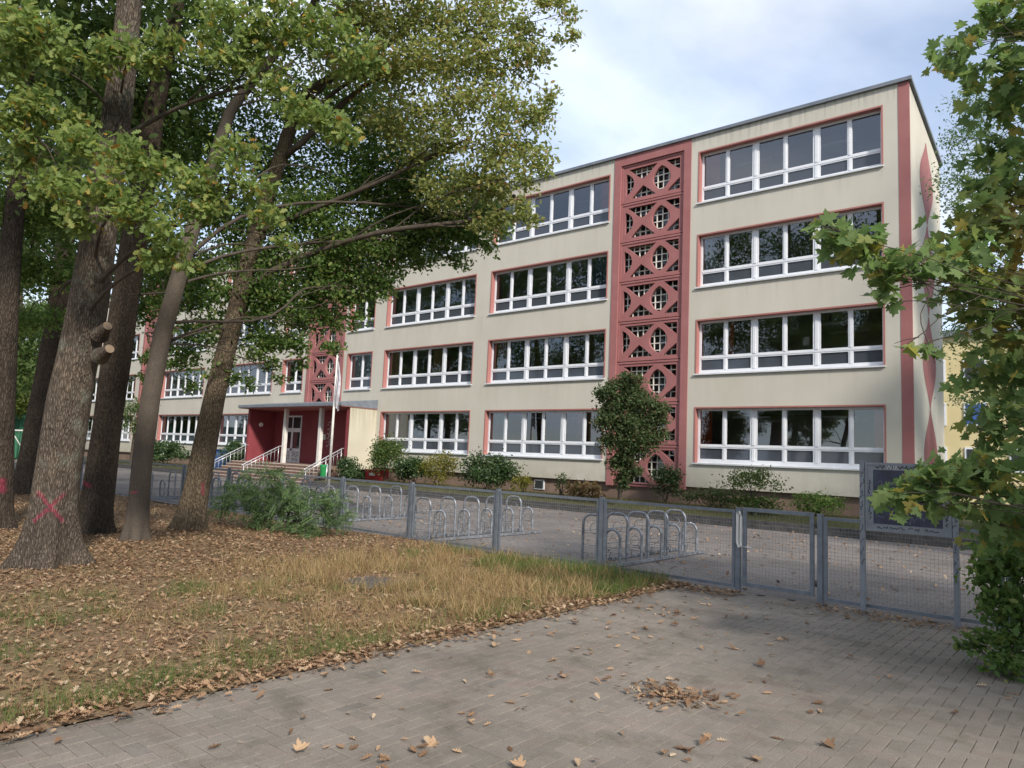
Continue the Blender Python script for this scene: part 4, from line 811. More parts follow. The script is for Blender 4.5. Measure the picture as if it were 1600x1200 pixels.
# ------------------------------------------------------------------ trees
def tree(name, label, base_, path, rad, clusters, bark_, leaf, tpl, size, dens, cat='tree', group=None, flare=.6, seed=1, limbs=True, up=.7, droop=.3, parts=None, sub=9, fl_h=.4, sides=28, crown_kind='stuff', spread=.34, fill=(), fdens=420, fsize=.17):
    t = thing(name, label, cat, base_, group)
    mb = trunk_mesh(path, rad, flare, seed, sides, fl_h) if flare is not None else MB().tube(path, rad, 8)
    tr = part('trunk', mb.mesh('trunk'), t, bark_)
    if limbs:
        lm = MB(); pth = [Vector(p) for p in path]
        C_ = np.array([c[:3] for c in clusters]); k = max(1, len(C_) // 6); cen = C_[np.linspace(0, len(C_) - 1, k).astype(int)].copy()
        for _ in range(6):
            lab = np.argmin(((C_[:, None] - cen[None]) ** 2).sum(2), 1)
            for j in range(k):
                if (lab == j).any(): cen[j] = C_[lab == j].mean(0)
        for j in range(k):
            if not (lab == j).any(): continue
            c = Vector(cen[j]); best = None
            for i in range(len(pth) - 1):
                for q_ in range(6):
                    a = pth[i].lerp(pth[i + 1], q_ / 6)
                    if a.z > 3.2 or len(pth) < 6:
                        hd = math.hypot(a.x - c.x, a.y - c.y); cost = (a - c).length + 1.5 * abs(a.z - (c.z - .35 * hd))
                        if best is None or cost < best[0]: best = (cost, a)
            a = best[1]; d = (c - a).length; r0 = min(.085, (.011 * d + .012) * (limbs if limbs is not True else 1))
            main = limb(lm, a, c, r0, .35 * r0, sag=random.uniform(.0, .12), n=9, wob=.16, sides=7)
            for i in np.nonzero(lab == j)[0]:
                e = Vector(C_[i]); s0 = main[random.randint(5, 12)]; dd = (e - s0).length
                limb(lm, s0, e, min(.3 * r0, .012 * dd + .005), .004, random.uniform(-.05, .12), 5, .2, 5)
                for _ in range(2):
                    f = e + Vector((random.uniform(-1, 1), random.uniform(-1, 1), random.uniform(-.6, .6))) * clusters[i][3]; limb(lm, e.lerp(s0, random.uniform(.0, .3)), f, .006, .002, .05, 3, .2, 4)
        part('limbs', lm.mesh('limbs'), t, 'twig')
    pos = blobs(clusters, dens, sub, spread=spread); n = len(pos); fr = frames(n, up, droop); sz = size * rng.uniform(.5, 1.3, n)
    if parts:
        d = pos - np.array(CAM); dz = d @ np.array(cf); u = np.abs(d @ np.array(cr) / np.maximum(dz, .1)); v = np.abs(d @ np.array(cu) / np.maximum(dz, .1))
        sc = np.where((u < .70) & (v < .52) & (dz > 1), dz, 1e3); idx = np.argsort(sc)[:300]; msk = np.ones(n, bool); msk[idx] = False
        lmesh = bpy.data.meshes.new('leaf'); lmesh.from_pydata(tpl[0].tolist(), [], tpl[1]); lmesh.materials.append(MATS[leaf]); lmesh.polygons.foreach_set('use_smooth', [True] * len(lmesh.polygons))
        cr_o = part('crown', scatter('crown', tpl, pos[msk], sz[msk], tuple(f[msk] for f in fr), leaf), t, kind=crown_kind)
        for i in idx:
            o = part('leaf', lmesh, cr_o, loc=tuple(pos[i])); o.rotation_euler = Matrix((fr[0][i], fr[1][i], fr[2][i])).transposed().to_euler(); o.scale = (sz[i],) * 3
    else: part('crown', scatter('crown', tpl, pos, sz, fr, leaf), t, kind=crown_kind)
    if fill:
        pf = blobs(fill, fdens, 9); part('upper_crown', scatter('upper_crown', SIMPLE, pf, fsize * rng.uniform(.7, 1.2, len(pf)), frames(len(pf), up, droop), leaf), t, kind=crown_kind)
    return t
def around(cx, cy, z0, z1, R, n, r, seed, keep=None):
    q = random.Random(seed); out = []
    while len(out) < n:
        a = q.uniform(0, 6.283); z = q.uniform(z0, z1); f = math.sin(math.pi * min(1, max(.12, (z - z0 + .6) / (z1 - z0 + 1.2)))) ** .5; d = R * f * q.random() ** .5
        c = (cx + d * math.cos(a), cy + d * math.sin(a), z, r * q.uniform(.8, 1.2))
        if keep is None or keep(c): out.append(c)
    return out
def offscreen(c):
    d = Vector(c[:3]) - CAM; dz = d.dot(cf)
    if dz < 1.0: return True
    return d.dot(cu) / dz > .53 + c[3] / dz or abs(d.dot(cr) / dz) > .71 + c[3] / dz or d.dot(cu) / dz < -.6
TG = 'oak trees of the grove on the left'
# near oak with the sprayed cross
c_near = [(-9.53,-22.75,6.42,0.40),(-9.26,-22.49,6.22,0.35),(-9.98,-22.69,6.10,0.35),(-9.51,-22.47,5.49,0.35),(-9.72,-22.62,5.30,0.35),(-9.51,-22.20,5.41,0.31),(-9.10,-21.73,6.42,0.31),(-8.87,-21.52,6.27,0.26),(-9.32,-21.89,6.21,0.22),(-8.65,-21.37,6.48,0.26),(-8.93,-22.06,5.03,0.31),(-8.55,-21.85,4.87,0.35),(-9.63,-22.32,4.61,0.31),(-8.32,-21.51,4.74,0.31),(-8.85,-22.03,4.38,0.31),(-8.30,-21.68,4.23,0.33),(-8.96,-22.10,4.16,0.25),(-8.16,-21.41,4.02,0.28),(-8.05,-21.25,4.54,0.31),(-8.41,-21.45,3.79,0.22),(-8.16,-21.23,3.73,0.19),(-7.95,-21.07,6.70,0.40),(-7.70,-20.83,6.49,0.37),(-7.54,-20.61,6.86,0.40),(-8.00,-21.04,6.21,0.31),(-7.68,-20.63,6.13,0.31),(-7.64,-20.97,5.03,0.29),(-7.79,-21.06,4.73,0.26),(-7.60,-20.76,4.68,0.26),(-7.44,-20.59,4.39,0.22),(-7.37,-20.48,4.06,0.14),(-7.46,-20.40,5.76,0.31),(-7.23,-20.18,5.62,0.29),(-7.02,-19.99,5.48,0.23),(-7.54,-20.33,6.68,0.35),(-7.31,-20.04,6.91,0.35),(-7.24,-19.68,6.64,0.35),(-9.90,-22.47,4.93,0.26),(-7.94,-21.13,4.33,0.26),(-8.41,-21.94,4.47,0.26),(-9.49,-22.54,5.11,0.22),(-9.06,-22.24,4.66,0.22)]
o1path = [(-10.83,-21.40,0.04), (-10.70,-21.44,1.21), (-10.54,-21.45,2.22), (-10.35,-21.42,3.23), (-10.17,-21.43,4.32), (-9.92,-21.45,6.08), (-9.78,-21.49,7.17), (-9.7, -21.6, 9.5), (-9.5, -21.8, 12.5)]
oak = tree('oak_tree', 'nearest thick oak trunk with a large pink sprayed cross and two sawn stubs', (o1path[0][0], o1path[0][1], 0), o1path, [.285, .262, .255, .23, .20, .165, .15, .12, .05], c_near, 'bark_oak', 'oak_leaf', OAK, .10, 3000, fill=around(-9.8, -21.6, 8.4, 13, 3.6, 26, .8, 3, offscreen), group=TG, flare=.75, seed=3, parts=True, sub=12, fl_h=.35, sides=40, up=.4, droop=.7, limbs=.8)
for px, py, ex, ey in ((158, 522, 176, 500), (160, 556, 180, 540)):
    a, b = Vector(dict([((158, 522), (-10.08,-21.33,3.02)), ((160, 556), (-10.08,-21.30,2.75))])[(px, py)]), Vector(dict([((158, 522), (-9.82,-21.34,3.12)), ((160, 556), (-9.79,-21.30,2.83))])[(px, py)])
    s_ = part('branch_stub', MB().tube([a, a.lerp(b, .5), b], [.115, .08, .062], 14, cap=False).mesh('branch_stub'), oak, 'bark_oak'); d = (b - a).normalized()
    part('cut_face', MB().tube([b - d * .003, b + d * .001], [.058, .056], 14).mesh('cut_face'), s_, 'cut_wood')
# the sunny crown reaching right, and darker trees behind
c_sun = [(-8.30,-15.49,6.02,0.30),(-7.95,-15.19,5.92,0.22),(-8.70,-15.55,5.89,0.35),(-9.36,-15.92,6.52,0.60),(-9.78,-16.39,7.31,0.60),(-7.67,-15.35,8.84,0.20),(-10.81,-17.34,8.96,0.70),(-10.53,-16.58,7.94,0.60),(-9.86,-17.25,9.29,0.75),(-9.33,-16.82,9.43,0.70),(-8.93,-16.26,9.70,0.70),(-8.27,-15.94,9.49,0.60),(-9.53,-16.88,8.62,0.70),(-9.00,-16.45,8.71,0.70),(-8.47,-16.00,8.68,0.65),(-7.98,-15.60,8.77,0.50),(-10.36,-16.92,8.63,0.70),(-9.20,-16.51,7.90,0.60),(-8.67,-16.07,7.93,0.60),(-8.14,-15.62,7.90,0.60),(-7.80,-15.30,7.70,0.38),(-8.43,-15.77,7.26,0.60),(-7.95,-15.36,7.17,0.50),(-8.19,-15.49,6.65,0.55),(-8.67,-15.90,6.74,0.50),(-9.05,-16.29,7.23,0.50),(-8.07,-15.32,6.14,0.30),(-7.62,-15.22,8.16,0.25),(-7.10,-15.59,9.35,0.30),(-7.07,-15.51,8.91,0.24),(-7.26,-15.76,9.56,0.30),(-8.59,-15.54,6.48,0.40),(-7.78,-15.17,6.84,0.25),(-7.92,-15.62,9.23,0.35),(-10.44,-17.38,9.56,0.70)]
t4p = [(-14.14,-17.87,0.02), (-13.90,-17.85,1.36), (-13.66,-17.83,2.63), (-13.38,-17.76,3.90), (-13.12,-17.70,5.04), (-12.70,-17.57,6.69), (-12.15,-17.37,8.60), (-10.9, -15.9, 10.2), (-10.2, -15.2, 12.5)]
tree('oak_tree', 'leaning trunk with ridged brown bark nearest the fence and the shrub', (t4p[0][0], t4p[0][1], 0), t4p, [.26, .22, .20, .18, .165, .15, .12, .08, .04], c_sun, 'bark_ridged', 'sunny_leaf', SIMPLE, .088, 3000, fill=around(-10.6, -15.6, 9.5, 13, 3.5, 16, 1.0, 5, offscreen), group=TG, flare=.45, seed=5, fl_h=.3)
c_dk = [(-15.07,-18.32,3.41,0.35),(-15.35,-18.53,4.20,0.45),(-14.72,-18.08,4.76,0.50),(-14.23,-17.74,4.24,0.45),(-14.46,-17.97,3.62,0.40),(-15.01,-18.38,5.14,0.50),(-13.61,-17.12,4.56,0.55),(-12.98,-16.80,3.10,0.20),(-13.30,-17.30,2.93,0.20),(-13.69,-17.78,3.08,0.30),(-14.48,-17.90,2.90,0.20),(-15.29,-18.45,3.00,0.22),(-12.76,-16.52,3.39,0.20),(-12.25,-16.14,3.81,0.28),(-11.83,-15.86,4.35,0.30),(-11.41,-15.75,7.00,0.80),(-10.82,-15.20,6.65,0.70),(-10.21,-14.72,6.88,0.65),(-9.71,-14.28,6.71,0.50),(-10.89,-15.45,6.12,0.60),(-10.29,-14.95,6.09,0.50),(-9.85,-14.57,6.05,0.35),(-11.54,-15.99,5.09,0.50),(-11.13,-15.71,5.62,0.50),(-12.15,-16.62,5.02,0.80),(-12.57,-16.88,4.37,0.60),(-11.73,-16.38,5.81,0.80),(-13.13,-17.31,5.00,0.80),(-11.25,-15.72,4.91,0.30),(-12.40,-16.85,6.19,0.90),(-10.18,-14.65,5.61,0.25),(-9.51,-14.18,6.29,0.25),(-10.71,-15.23,5.61,0.35),(-13.08,-17.22,3.64,0.40),(-12.49,-16.73,3.73,0.30),(-13.48,-17.52,8.24,0.90),(-13.00,-17.01,7.48,0.90),(-12.68,-16.19,8.26,0.90),(-11.93,-15.61,8.58,0.90),(-12.51,-16.52,6.85,0.90),(-11.89,-16.05,7.28,0.90),(-11.27,-15.56,7.45,0.90),(-10.67,-15.02,7.22,0.80),(-13.14,-16.98,6.42,0.90),(-11.93,-15.94,6.23,0.85),(-11.31,-15.45,6.46,0.80),(-10.70,-14.94,6.43,0.75),(-10.14,-14.48,6.52,0.60),(-12.69,-16.74,5.47,0.80),(-12.09,-16.23,5.37,0.75),(-11.49,-15.74,5.53,0.60),(-10.52,-14.71,5.85,0.35),(-11.13,-15.21,5.81,0.45),(-13.12,-16.99,4.66,0.75),(-12.52,-16.48,4.57,0.60),(-11.91,-16.00,4.86,0.55),(-13.26,-17.28,3.97,0.55),(-12.77,-16.85,3.87,0.45),(-11.40,-15.61,5.15,0.35),(-13.78,-17.41,5.60,0.80),(-11.63,-15.30,8.18,0.80),(-12.23,-16.20,4.33,0.35),(-13.59,-17.74,3.40,0.30),(-13.40,-17.53,3.03,0.25),(-13.04,-17.00,3.34,0.25),(-13.71,-17.78,3.92,0.35),(-9.90,-14.20,5.95,0.25),(-13.07,-16.65,9.19,0.90),(-12.22,-15.96,9.37,0.90)]
t3p = [(-12.76,-19.47,0.02), (-12.63,-19.54,1.36), (-12.48,-19.57,2.44), (-12.28,-19.55,3.52), (-12.04,-19.48,4.49), (-11.90,-19.28,5.86), (-11.84,-18.94,7.59), (-10.6, -18.2, 9.5), (-10.3, -17.8, 12)]
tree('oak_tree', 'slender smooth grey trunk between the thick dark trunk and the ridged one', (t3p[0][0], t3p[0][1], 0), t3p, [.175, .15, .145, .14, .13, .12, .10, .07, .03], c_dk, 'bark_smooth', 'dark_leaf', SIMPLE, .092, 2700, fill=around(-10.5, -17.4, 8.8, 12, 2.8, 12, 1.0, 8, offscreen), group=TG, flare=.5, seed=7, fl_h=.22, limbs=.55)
c_l2 = [(-16.07,-21.05,8.59,0.90),(-15.95,-20.33,8.88,0.90),(-14.66,-19.81,8.18,0.80),(-14.49,-19.07,8.58,0.90),(-13.79,-18.52,8.87,0.90),(-15.84,-20.64,7.01,0.80),(-16.83,-20.70,6.16,0.80),(-16.15,-20.11,6.07,0.80),(-15.26,-19.39,6.25,0.70),(-14.53,-18.94,7.43,0.90),(-13.83,-18.41,7.85,0.90),(-14.07,-18.41,6.31,0.70),(-14.69,-18.81,5.39,0.60),(-14.11,-18.29,5.17,0.60),(-13.74,-17.90,4.68,0.55),(-17.04,-20.09,5.15,0.70),(-17.56,-20.50,4.99,0.70),(-16.44,-19.56,5.06,0.50),(-14.43,-18.45,4.39,0.45),(-14.06,-18.07,3.90,0.40),(-13.58,-18.00,6.34,0.80),(-15.13,-18.66,4.55,0.40),(-15.62,-20.20,9.91,0.80),(-14.74,-19.46,9.96,0.90),(-13.95,-18.81,10.01,0.90),(-16.71,-21.10,9.85,0.90),(-13.46,-17.94,9.57,0.90),(-17.96,-20.07,4.16,0.50),(-17.44,-19.63,4.19,0.50),(-14.28,-18.16,3.25,0.28),(-14.76,-18.48,3.56,0.30)]
t2p = [(-14.40,-19.53,0.02), (-14.16,-19.57,1.77), (-13.92,-19.60,3.40), (-13.72,-19.61,4.80), (-13.50,-19.62,6.20), (-13.24,-19.64,7.95), (-13.1, -19.5, 9.5), (-12.9, -19.4, 12)]
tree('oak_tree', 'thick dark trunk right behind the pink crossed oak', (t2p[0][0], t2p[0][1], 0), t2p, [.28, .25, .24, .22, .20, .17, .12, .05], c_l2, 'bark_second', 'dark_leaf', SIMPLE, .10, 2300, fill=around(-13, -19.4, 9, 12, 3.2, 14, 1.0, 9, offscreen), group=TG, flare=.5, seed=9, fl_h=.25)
t0p = [(-15.85,-20.61,-0.01), (-15.76,-20.74,1.46), (-15.65,-20.87,3.09), (-15.50,-21.00,4.97), (-15.3, -21.1, 7.5), (-15.2, -21.2, 11.5)]
grove0 = tree('oak_tree', 'trunk with a pink patch cut off by the left picture edge', (t0p[0][0], t0p[0][1], 0), t0p, [.24, .21, .20, .18, .13, .05], around(-15.3, -21.2, 6.0, 11.5, 3.6, 26, 1.15, 12), 'bark_far', 'far_leaf', SIMPLE, .16, 330, group=TG, flare=.4, seed=12, fl_h=.25)
tbp = [(-25.06,-17.45,0.00), (-24.65,-17.45,2.52), (-24.24,-17.42,4.82), (-23.94,-17.48,7.11), (-23.8, -17.5, 9.5), (-23.6, -17.5, 13)]
groveb = tree('oak_tree', 'dark leaning trunk farther back left of the pink crossed oak', (tbp[0][0], tbp[0][1], 0), tbp, [.36, .30, .28, .25, .18, .06], around(-23.8, -17.5, 5.6, 13, 4.4, 28, 1.3, 14), 'bark_far', 'far_leaf', SIMPLE, .17, 330, group=TG, flare=.6, seed=14, fl_h=.3)
# more of the grove to the left and behind, mirrored in the panes
for i, (x, y, s, rz, lb) in enumerate(((-20.5, -30.5, 1.5, .7, 'grove oak standing left of the picture, nearest the path'), (-30, -27, 1.6, 2.1, 'grove oak left of the picture, behind the dark leaning trunk'), (-13, -38, 1.8, 3.9, 'grove oak behind the camera, nearest the paving'), (-38, -31, 1.7, 5.0, 'grove oak far left, deepest in the grove'), (-47, -26, 1.6, .2, 'grove oak far left, nearest the sports court'), (-50, -40, 1.9, 2.7, 'large grove oak at the far left corner'), (-62, -29, 1.7, 3.3, 'grove oak beyond the far left corner, south of the court'), (-74, -38, 1.9, 1.7, 'outermost grove oak in the row south of the court'))):
    c = copy_tree(grove0 if i % 2 else groveb); src = grove0 if i % 2 else groveb
    c.location = (x, y, 0); c.rotation_euler = (0, 0, rz); c.scale = (s, s, s * 1.1); c['label'] = lb; c['group'] = 'grove oaks outside the picture, mirrored in the panes'
# trees beyond
BG = 'background trees'
def bgtree(label, x, y, h, R, leaf, seed, z0=2.0, n=26, size=.26, r=1.5, dens=190):
    return tree('background_tree', label, (x, y, 0), [(x, y, 0), (x + .2, y, h * .3), (x + .1, y + .2, h * .6), (x, y, h * .9)], [.28, .22, .15, .05], around(x, y, z0, h, R, n, r, seed), 'bark_plain', leaf, SIMPLE, size, dens, group=BG, flare=.3, seed=seed, sides=12)
bgtree('dark leafy tree beyond the court, at the far left', -60, -16, 12, 5, 'far_leaf', 21, 3.0)
bgtree('pale green sunlit tree beyond the court, seen between the left trunks', (-67.28,-5.56,3.43)[0], (-67.28,-5.56,3.43)[1], 7.5, 4.0, 'lime_leaf', 22, 3.4, 30, .26, 1.3, 260)
bgtree('dark tree hanging over the court fence, behind the pale green one', (-80.62,-1.48,6.90)[0], (-80.62,-1.48,6.90)[1], 15, 8, 'far_leaf', 29, 3.0, 60, .32, 2.0, 160)
bgtree('dark tree far left behind the leaning trunk', -48, -20, 13, 4.5, 'far_leaf', 23, 4.5)
bgtree('dark tree filling the gap at the left picture edge', (-39.88,-14.34,5.35)[0], (-39.88,-14.34,5.35)[1], 13, 3.6, 'far_leaf', 33, 4.2, 34, .22, 1.3, 300)
bgtree('tall dark tree past the left end of the school', -84, -4, 15, 6, 'far_leaf', 24, 3)
bgtree('dark tree left of the school front, behind the smooth trunk', -66, -22, 14, 6, 'far_leaf', 26, 2.5)
tree('round_tree', 'small round tree before the left wing of the school', (-50.2, -4.0, 0), [(-50.2, -4.0, 0), (-50.2, -4.0, 1.2), (-50.1, -4, 2.4), (-50.1, -4, 3.2)], [.12, .1, .08, .03], around(-50.2, -4.0, 2.4, 4.3, 1.0, 16, .6, 31), 'bark_plain', 'shrub_leaf', SIMPLE, .14, 520, flare=.2, sides=10)
bgtree('dense dark tree behind the school corner on the right', .5, 9, 9, 3.0, 'far_leaf', 27, 1.5, 30, .2, 1.1, 330)
bgtree('dark tree farther right behind the maple', 6.0, -2.5, 19, 4.4, 'far_leaf', 28, 2, 44, .24, 1.6, 230)
bgtree('leafy tree right of the picture beside the paving, shading the gate side', 9.4, -19.6, 9.6, 3.4, 'far_leaf', 61, 3.2, 32, .24, 1.5, 230)
bgtree('leafy tree right of the picture beside the schoolyard', 11.5, -8.5, 14, 4.6, 'far_leaf', 62, 3, 34, .24, 1.5, 230)
tree('robinia_tree', 'feathery bluish green robinia rising behind the maple', (0.6, -7.5, 0), [(0.6, -7.5, 0), (.5, -7.4, 3), (.3, -7.2, 7), (.1, -7.2, 10.5)], [.2, .17, .12, .03], [(-2.59,-5.95,9.61,0.55),(-2.75,-5.93,8.56,0.60),(-2.27,-5.60,9.11,0.80),(-2.39,-5.89,10.44,0.60),(-2.00,-5.53,10.16,0.80),(-2.59,-5.72,7.90,0.50),(-1.96,-5.19,7.93,0.90),(-1.58,-5.01,9.00,0.90),(-2.24,-5.24,6.57,0.80),(-2.71,-5.57,6.10,0.50),(-1.80,-4.77,5.85,1.00),(-2.30,-5.04,4.78,0.90),(-1.75,-4.47,3.92,1.00),(-2.45,-5.01,3.58,0.60),(-2.75,-5.46,5.06,0.40)] + around(1.8, -7.2, 4, 11, 2.0, 10, .9, 41, offscreen), 'bark_plain', 'robinia_leaf', SMALL, .085, 1500, flare=.3, sides=10)
# the maple on the right
c_map = [(-1.00,-17.94,5.37,0.16),(-1.07,-18.12,5.26,0.15),(-0.90,-17.76,5.58,0.20),(-0.71,-17.62,5.73,0.26),(-0.54,-17.49,5.83,0.29),(-0.84,-17.67,5.30,0.25),(-0.64,-17.51,5.37,0.26),(-0.52,-17.37,5.09,0.33),(-0.73,-17.41,5.02,0.25),(-0.61,-17.26,4.68,0.31),(-0.83,-17.19,4.73,0.23),(-0.70,-17.41,4.23,0.31),(-0.90,-17.32,4.29,0.20),(-0.57,-17.38,3.91,0.40),(-0.76,-17.65,3.76,0.35),(-0.93,-17.94,3.85,0.26),(-0.94,-18.04,3.52,0.28),(-1.09,-18.29,3.45,0.24),(-1.24,-18.40,3.42,0.23),(-1.38,-18.52,3.38,0.22),(-1.50,-18.63,3.51,0.20),(-1.62,-18.74,3.58,0.20),(-1.76,-18.87,3.62,0.17),(-1.84,-18.94,3.70,0.09),(-1.60,-18.71,3.40,0.15),(-1.45,-18.55,3.19,0.16),(-1.39,-18.48,3.07,0.09),(-0.80,-17.76,3.34,0.36),(-0.60,-17.46,3.32,0.40),(-0.97,-18.03,3.30,0.22),(-0.93,-17.70,3.08,0.22),(-0.73,-17.39,2.95,0.40),(-0.59,-17.23,2.62,0.40),(-0.88,-16.95,2.61,0.30),(-0.67,-17.23,2.17,0.40),(-0.89,-17.15,2.11,0.25),(-1.30,-18.61,2.67,0.06),(-1.18,-18.52,2.70,0.07),(-1.10,-18.44,2.60,0.08),(-1.46,-18.46,1.51,0.12),(-1.36,-18.37,1.44,0.16),(-1.23,-18.29,1.63,0.20),(-1.12,-18.17,1.48,0.22),(-1.01,-17.98,1.72,0.24),(-0.88,-17.98,1.54,0.28),(-0.72,-17.74,1.71,0.32),(-0.61,-17.61,1.45,0.34),(-1.09,-18.05,1.69,0.18),(-0.84,-17.79,1.33,0.22),(-1.32,-18.22,1.60,0.13),(-0.68,-17.36,1.12,0.30)]
mp_path = [(1.1, -18.0, 0), (1.05, -17.95, 2.0), (.95, -17.9, 4), (.9, -17.9, 6), (.8, -17.9, 8.2)]
tree('maple_tree', 'maple with large lobed leaves reaching in from the right edge', (1.1, -18, 0), mp_path, [.19, .16, .14, .10, .03], c_map, 'bark_plain', 'maple_leaf', MAPLE, .115, 900, limbs=.3, fill=around(1.5, -17.6, 2.6, 8.0, 1.5, 22, .5, 51, offscreen), fdens=600, fsize=.14, flare=.4, seed=51, parts=True, sides=14, up=.75, droop=1.0, sub=12, spread=.42)
tree('ivy_bush', 'dark small leaved bush at the foot of the maple, lower right corner', (-.45, -17.3, 0), [(-.35, -17.3, 0), (-.35, -17.3, .5), (-.3, -17.3, 1.2)], [.05, .04, .02], [(-0.79,-16.78,1.01,0.30),(-0.68,-16.92,0.75,0.40),(-0.94,-16.51,0.98,0.20),(-0.64,-16.98,0.49,0.40),(-0.99,-16.87,0.41,0.14),(-0.70,-16.96,0.92,0.32),(-0.89,-16.83,0.77,0.22),(-0.75,-17.08,0.54,0.28),(-0.95,-16.99,0.61,0.12),(-0.68,-17.12,0.28,0.30),(-0.86,-17.14,0.25,0.24),(-1.03,-17.14,0.22,0.16),(-0.91,-17.42,0.13,0.16),(-0.71,-17.37,0.08,0.20),(-0.70,-16.60,1.19,0.40),(-1.14,-17.23,0.16,0.08)] + [(.2, -17.3, .5, .5), (.5, -17.0, .9, .6), (.3, -16.6, .5, .5), (.3, -17.5, 1.5, .5)], 'twig', 'dark_leaf', SIMPLE, .075, 3600, cat='bush', flare=None)

# ------------------------------------------------------------------ shrubs along the school
def shrub(name, label, x, y, z, rx, ry, rz, leaf, n, size, tpl=SIMPLE, up=.5, seed=1, group=None, cat='bush', stems=7):
    t = thing(name, label, cat, (x, y, z), group); q = random.Random(seed); mb = MB()
    k = 26; c = rng.normal(size=(k, 3)); c /= np.linalg.norm(c, axis=1)[:, None]; c[:, 2] = np.where(c[:, 2] < -.5, -c[:, 2], c[:, 2]); c *= rng.uniform(.45, .95, k)[:, None]
    pos = c[rng.integers(0, k, n)] + rng.normal(size=(n, 3)) * .19; pos = pos * np.array([rx, ry, rz]) + np.array([0, 0, rz * .95]); pos = pos[pos[:, 2] > .02]
    for i in range(stems):
        e = c[i % k] * np.array([rx, ry, rz]) * .8 + np.array([0, 0, rz * .95]); limb(mb, (q.uniform(-.12, .12) * rx, q.uniform(-.1, .1), -.05), e, .02, .006, .05, 4, .08, 5)
    part('stems', mb.mesh('stems', ['twig']), t, loc=(0, 0, 0)); m_ = len(pos)
    part('foliage', scatter('foliage', tpl, pos, size * rng.uniform(.7, 1.2, m_), frames(m_, up, .2), leaf), t, loc=(0, 0, 0), kind='stuff'); return t
SG = 'shrubs along the school front'
shrub('rhododendron', 'tall rounded light green shrub right of the porch wall', -27.4, -1.6, .2, 1.15, .9, 1.15, 'shrub_leaf', 4200, .12, seed=1, group=SG)
shrub('rhododendron', 'dark evergreen shrub between the tall rounded one and the yellow one', -25.3, -1.7, .2, 1.0, .8, .72, 'rhodo_leaf', 3000, .12, seed=2, group=SG)
shrub('yellow_shrub', 'yellow green loose shrub under the second ground floor window', -23.6, -1.7, .2, .95, .7, .85, 'yellow_leaf', 2400, .10, seed=3, group=SG)
shrub('rhododendron', 'broad dark evergreen shrub under the third ground floor window', -20.6, -1.8, .2, 1.35, .95, .82, 'rhodo_leaf', 5200, .12, seed=4, group=SG)
shrub('yellow_shrub', 'small yellowish weed right of the broad dark shrub', -18.9, -1.5, .2, .55, .4, .4, 'yellow_leaf', 700, .10, seed=5, group=SG)
shrub('sapling', 'thin green sapling against the plinth left of the stair tower', -17.3, -1.0, .25, .3, .25, .5, 'shrub_leaf', 190, .09, seed=6, group=SG)
shrub('rhododendron', 'dark shrub between the green bin and the porch wall', -29.2, -2.4, .18, .75, .6, .62, 'rhodo_leaf', 2200, .11, seed=7, group=SG)
shrub('rhododendron', 'dark evergreen shrub left of the entrance behind the handrail', -41.6, -1.6, .25, 1.0, .8, .95, 'rhodo_leaf', 2600, .14, seed=8, group=SG)
shrub('rhododendron', 'broad evergreen shrub under the left wing windows', -49.5, -2.0, .2, 2.4, 1.2, .85, 'rhodo_leaf', 3600, .17, seed=9, group=SG)
shrub('dry_bush', 'airy shrub on thin stems under the right hand window', -9.2, -1.7, .7, 1.0, .7, .5, 'shrub_leaf', 1300, .095, seed=10, group=SG)
shrub('low_shrub', 'low leafy growth at the foot of the airy shrub', -9.0, -1.9, .2, .9, .5, .35, 'shrub_leaf', 1100, .10, seed=11, group=SG)
shrub('ivy_mound', 'dark ivy mound against the plinth near the right corner', -7.4, -.7, .15, .85, .5, .42, 'dark_leaf', 1700, .09, seed=12, group=SG)
shrub('ivy_mound', 'ivy climbing over the lowest block of the near stair tower', -12.9, -.55, .2, .75, .4, .75, 'rhodo_leaf', 1900, .09, seed=13, group=SG)
shrub('weed_band', 'band of grey green weeds between the tower ivy and the airy shrub', -11.0, -.9, .15, 1.3, .45, .42, 'rust_leaf', 1500, .09, seed=14, group=SG)
shrub('dry_weeds', 'tuft of dry weeds at the plinth left of the small tree', -16.2, -1.0, .15, .9, .4, .38, 'dry_grass', 420, .22, SMALL, -.2, seed=15, group=SG)
tc_ = Vector((-14.35, -1.3, .2))
tree('small_tree', 'small bushy tree with dark rusty leaves before the near stair tower', tc_, [(-14.35, -1.3, 0), (-14.4, -1.3, 1.0), (-14.3, -1.3, 2.0), (-14.3, -1.35, 3.0)], [.085, .075, .06, .02], [(-13.08,-3.94,3.48,0.65),(-12.42,-3.42,3.74,0.65),(-12.65,-3.70,4.37,0.54),(-13.23,-4.14,4.01,0.46),(-12.12,-3.10,3.21,0.54),(-12.77,-3.59,2.85,0.78),(-13.33,-4.09,3.04,0.46),(-12.06,-2.97,2.68,0.46),(-12.47,-3.27,2.33,0.62),(-13.12,-3.81,2.30,0.54),(-12.80,-3.49,1.88,0.39),(-11.96,-3.01,3.55,0.39),(-12.98,-3.41,1.23,0.31),(-13.11,-3.58,1.65,0.40),(-12.72,-3.23,1.46,0.35),(-13.04,-3.30,1.01,0.28),(-12.97,-3.96,4.35,0.34)], 'twig', 'rust_leaf', SIMPLE, .11, 5200, flare=.1, sides=10)
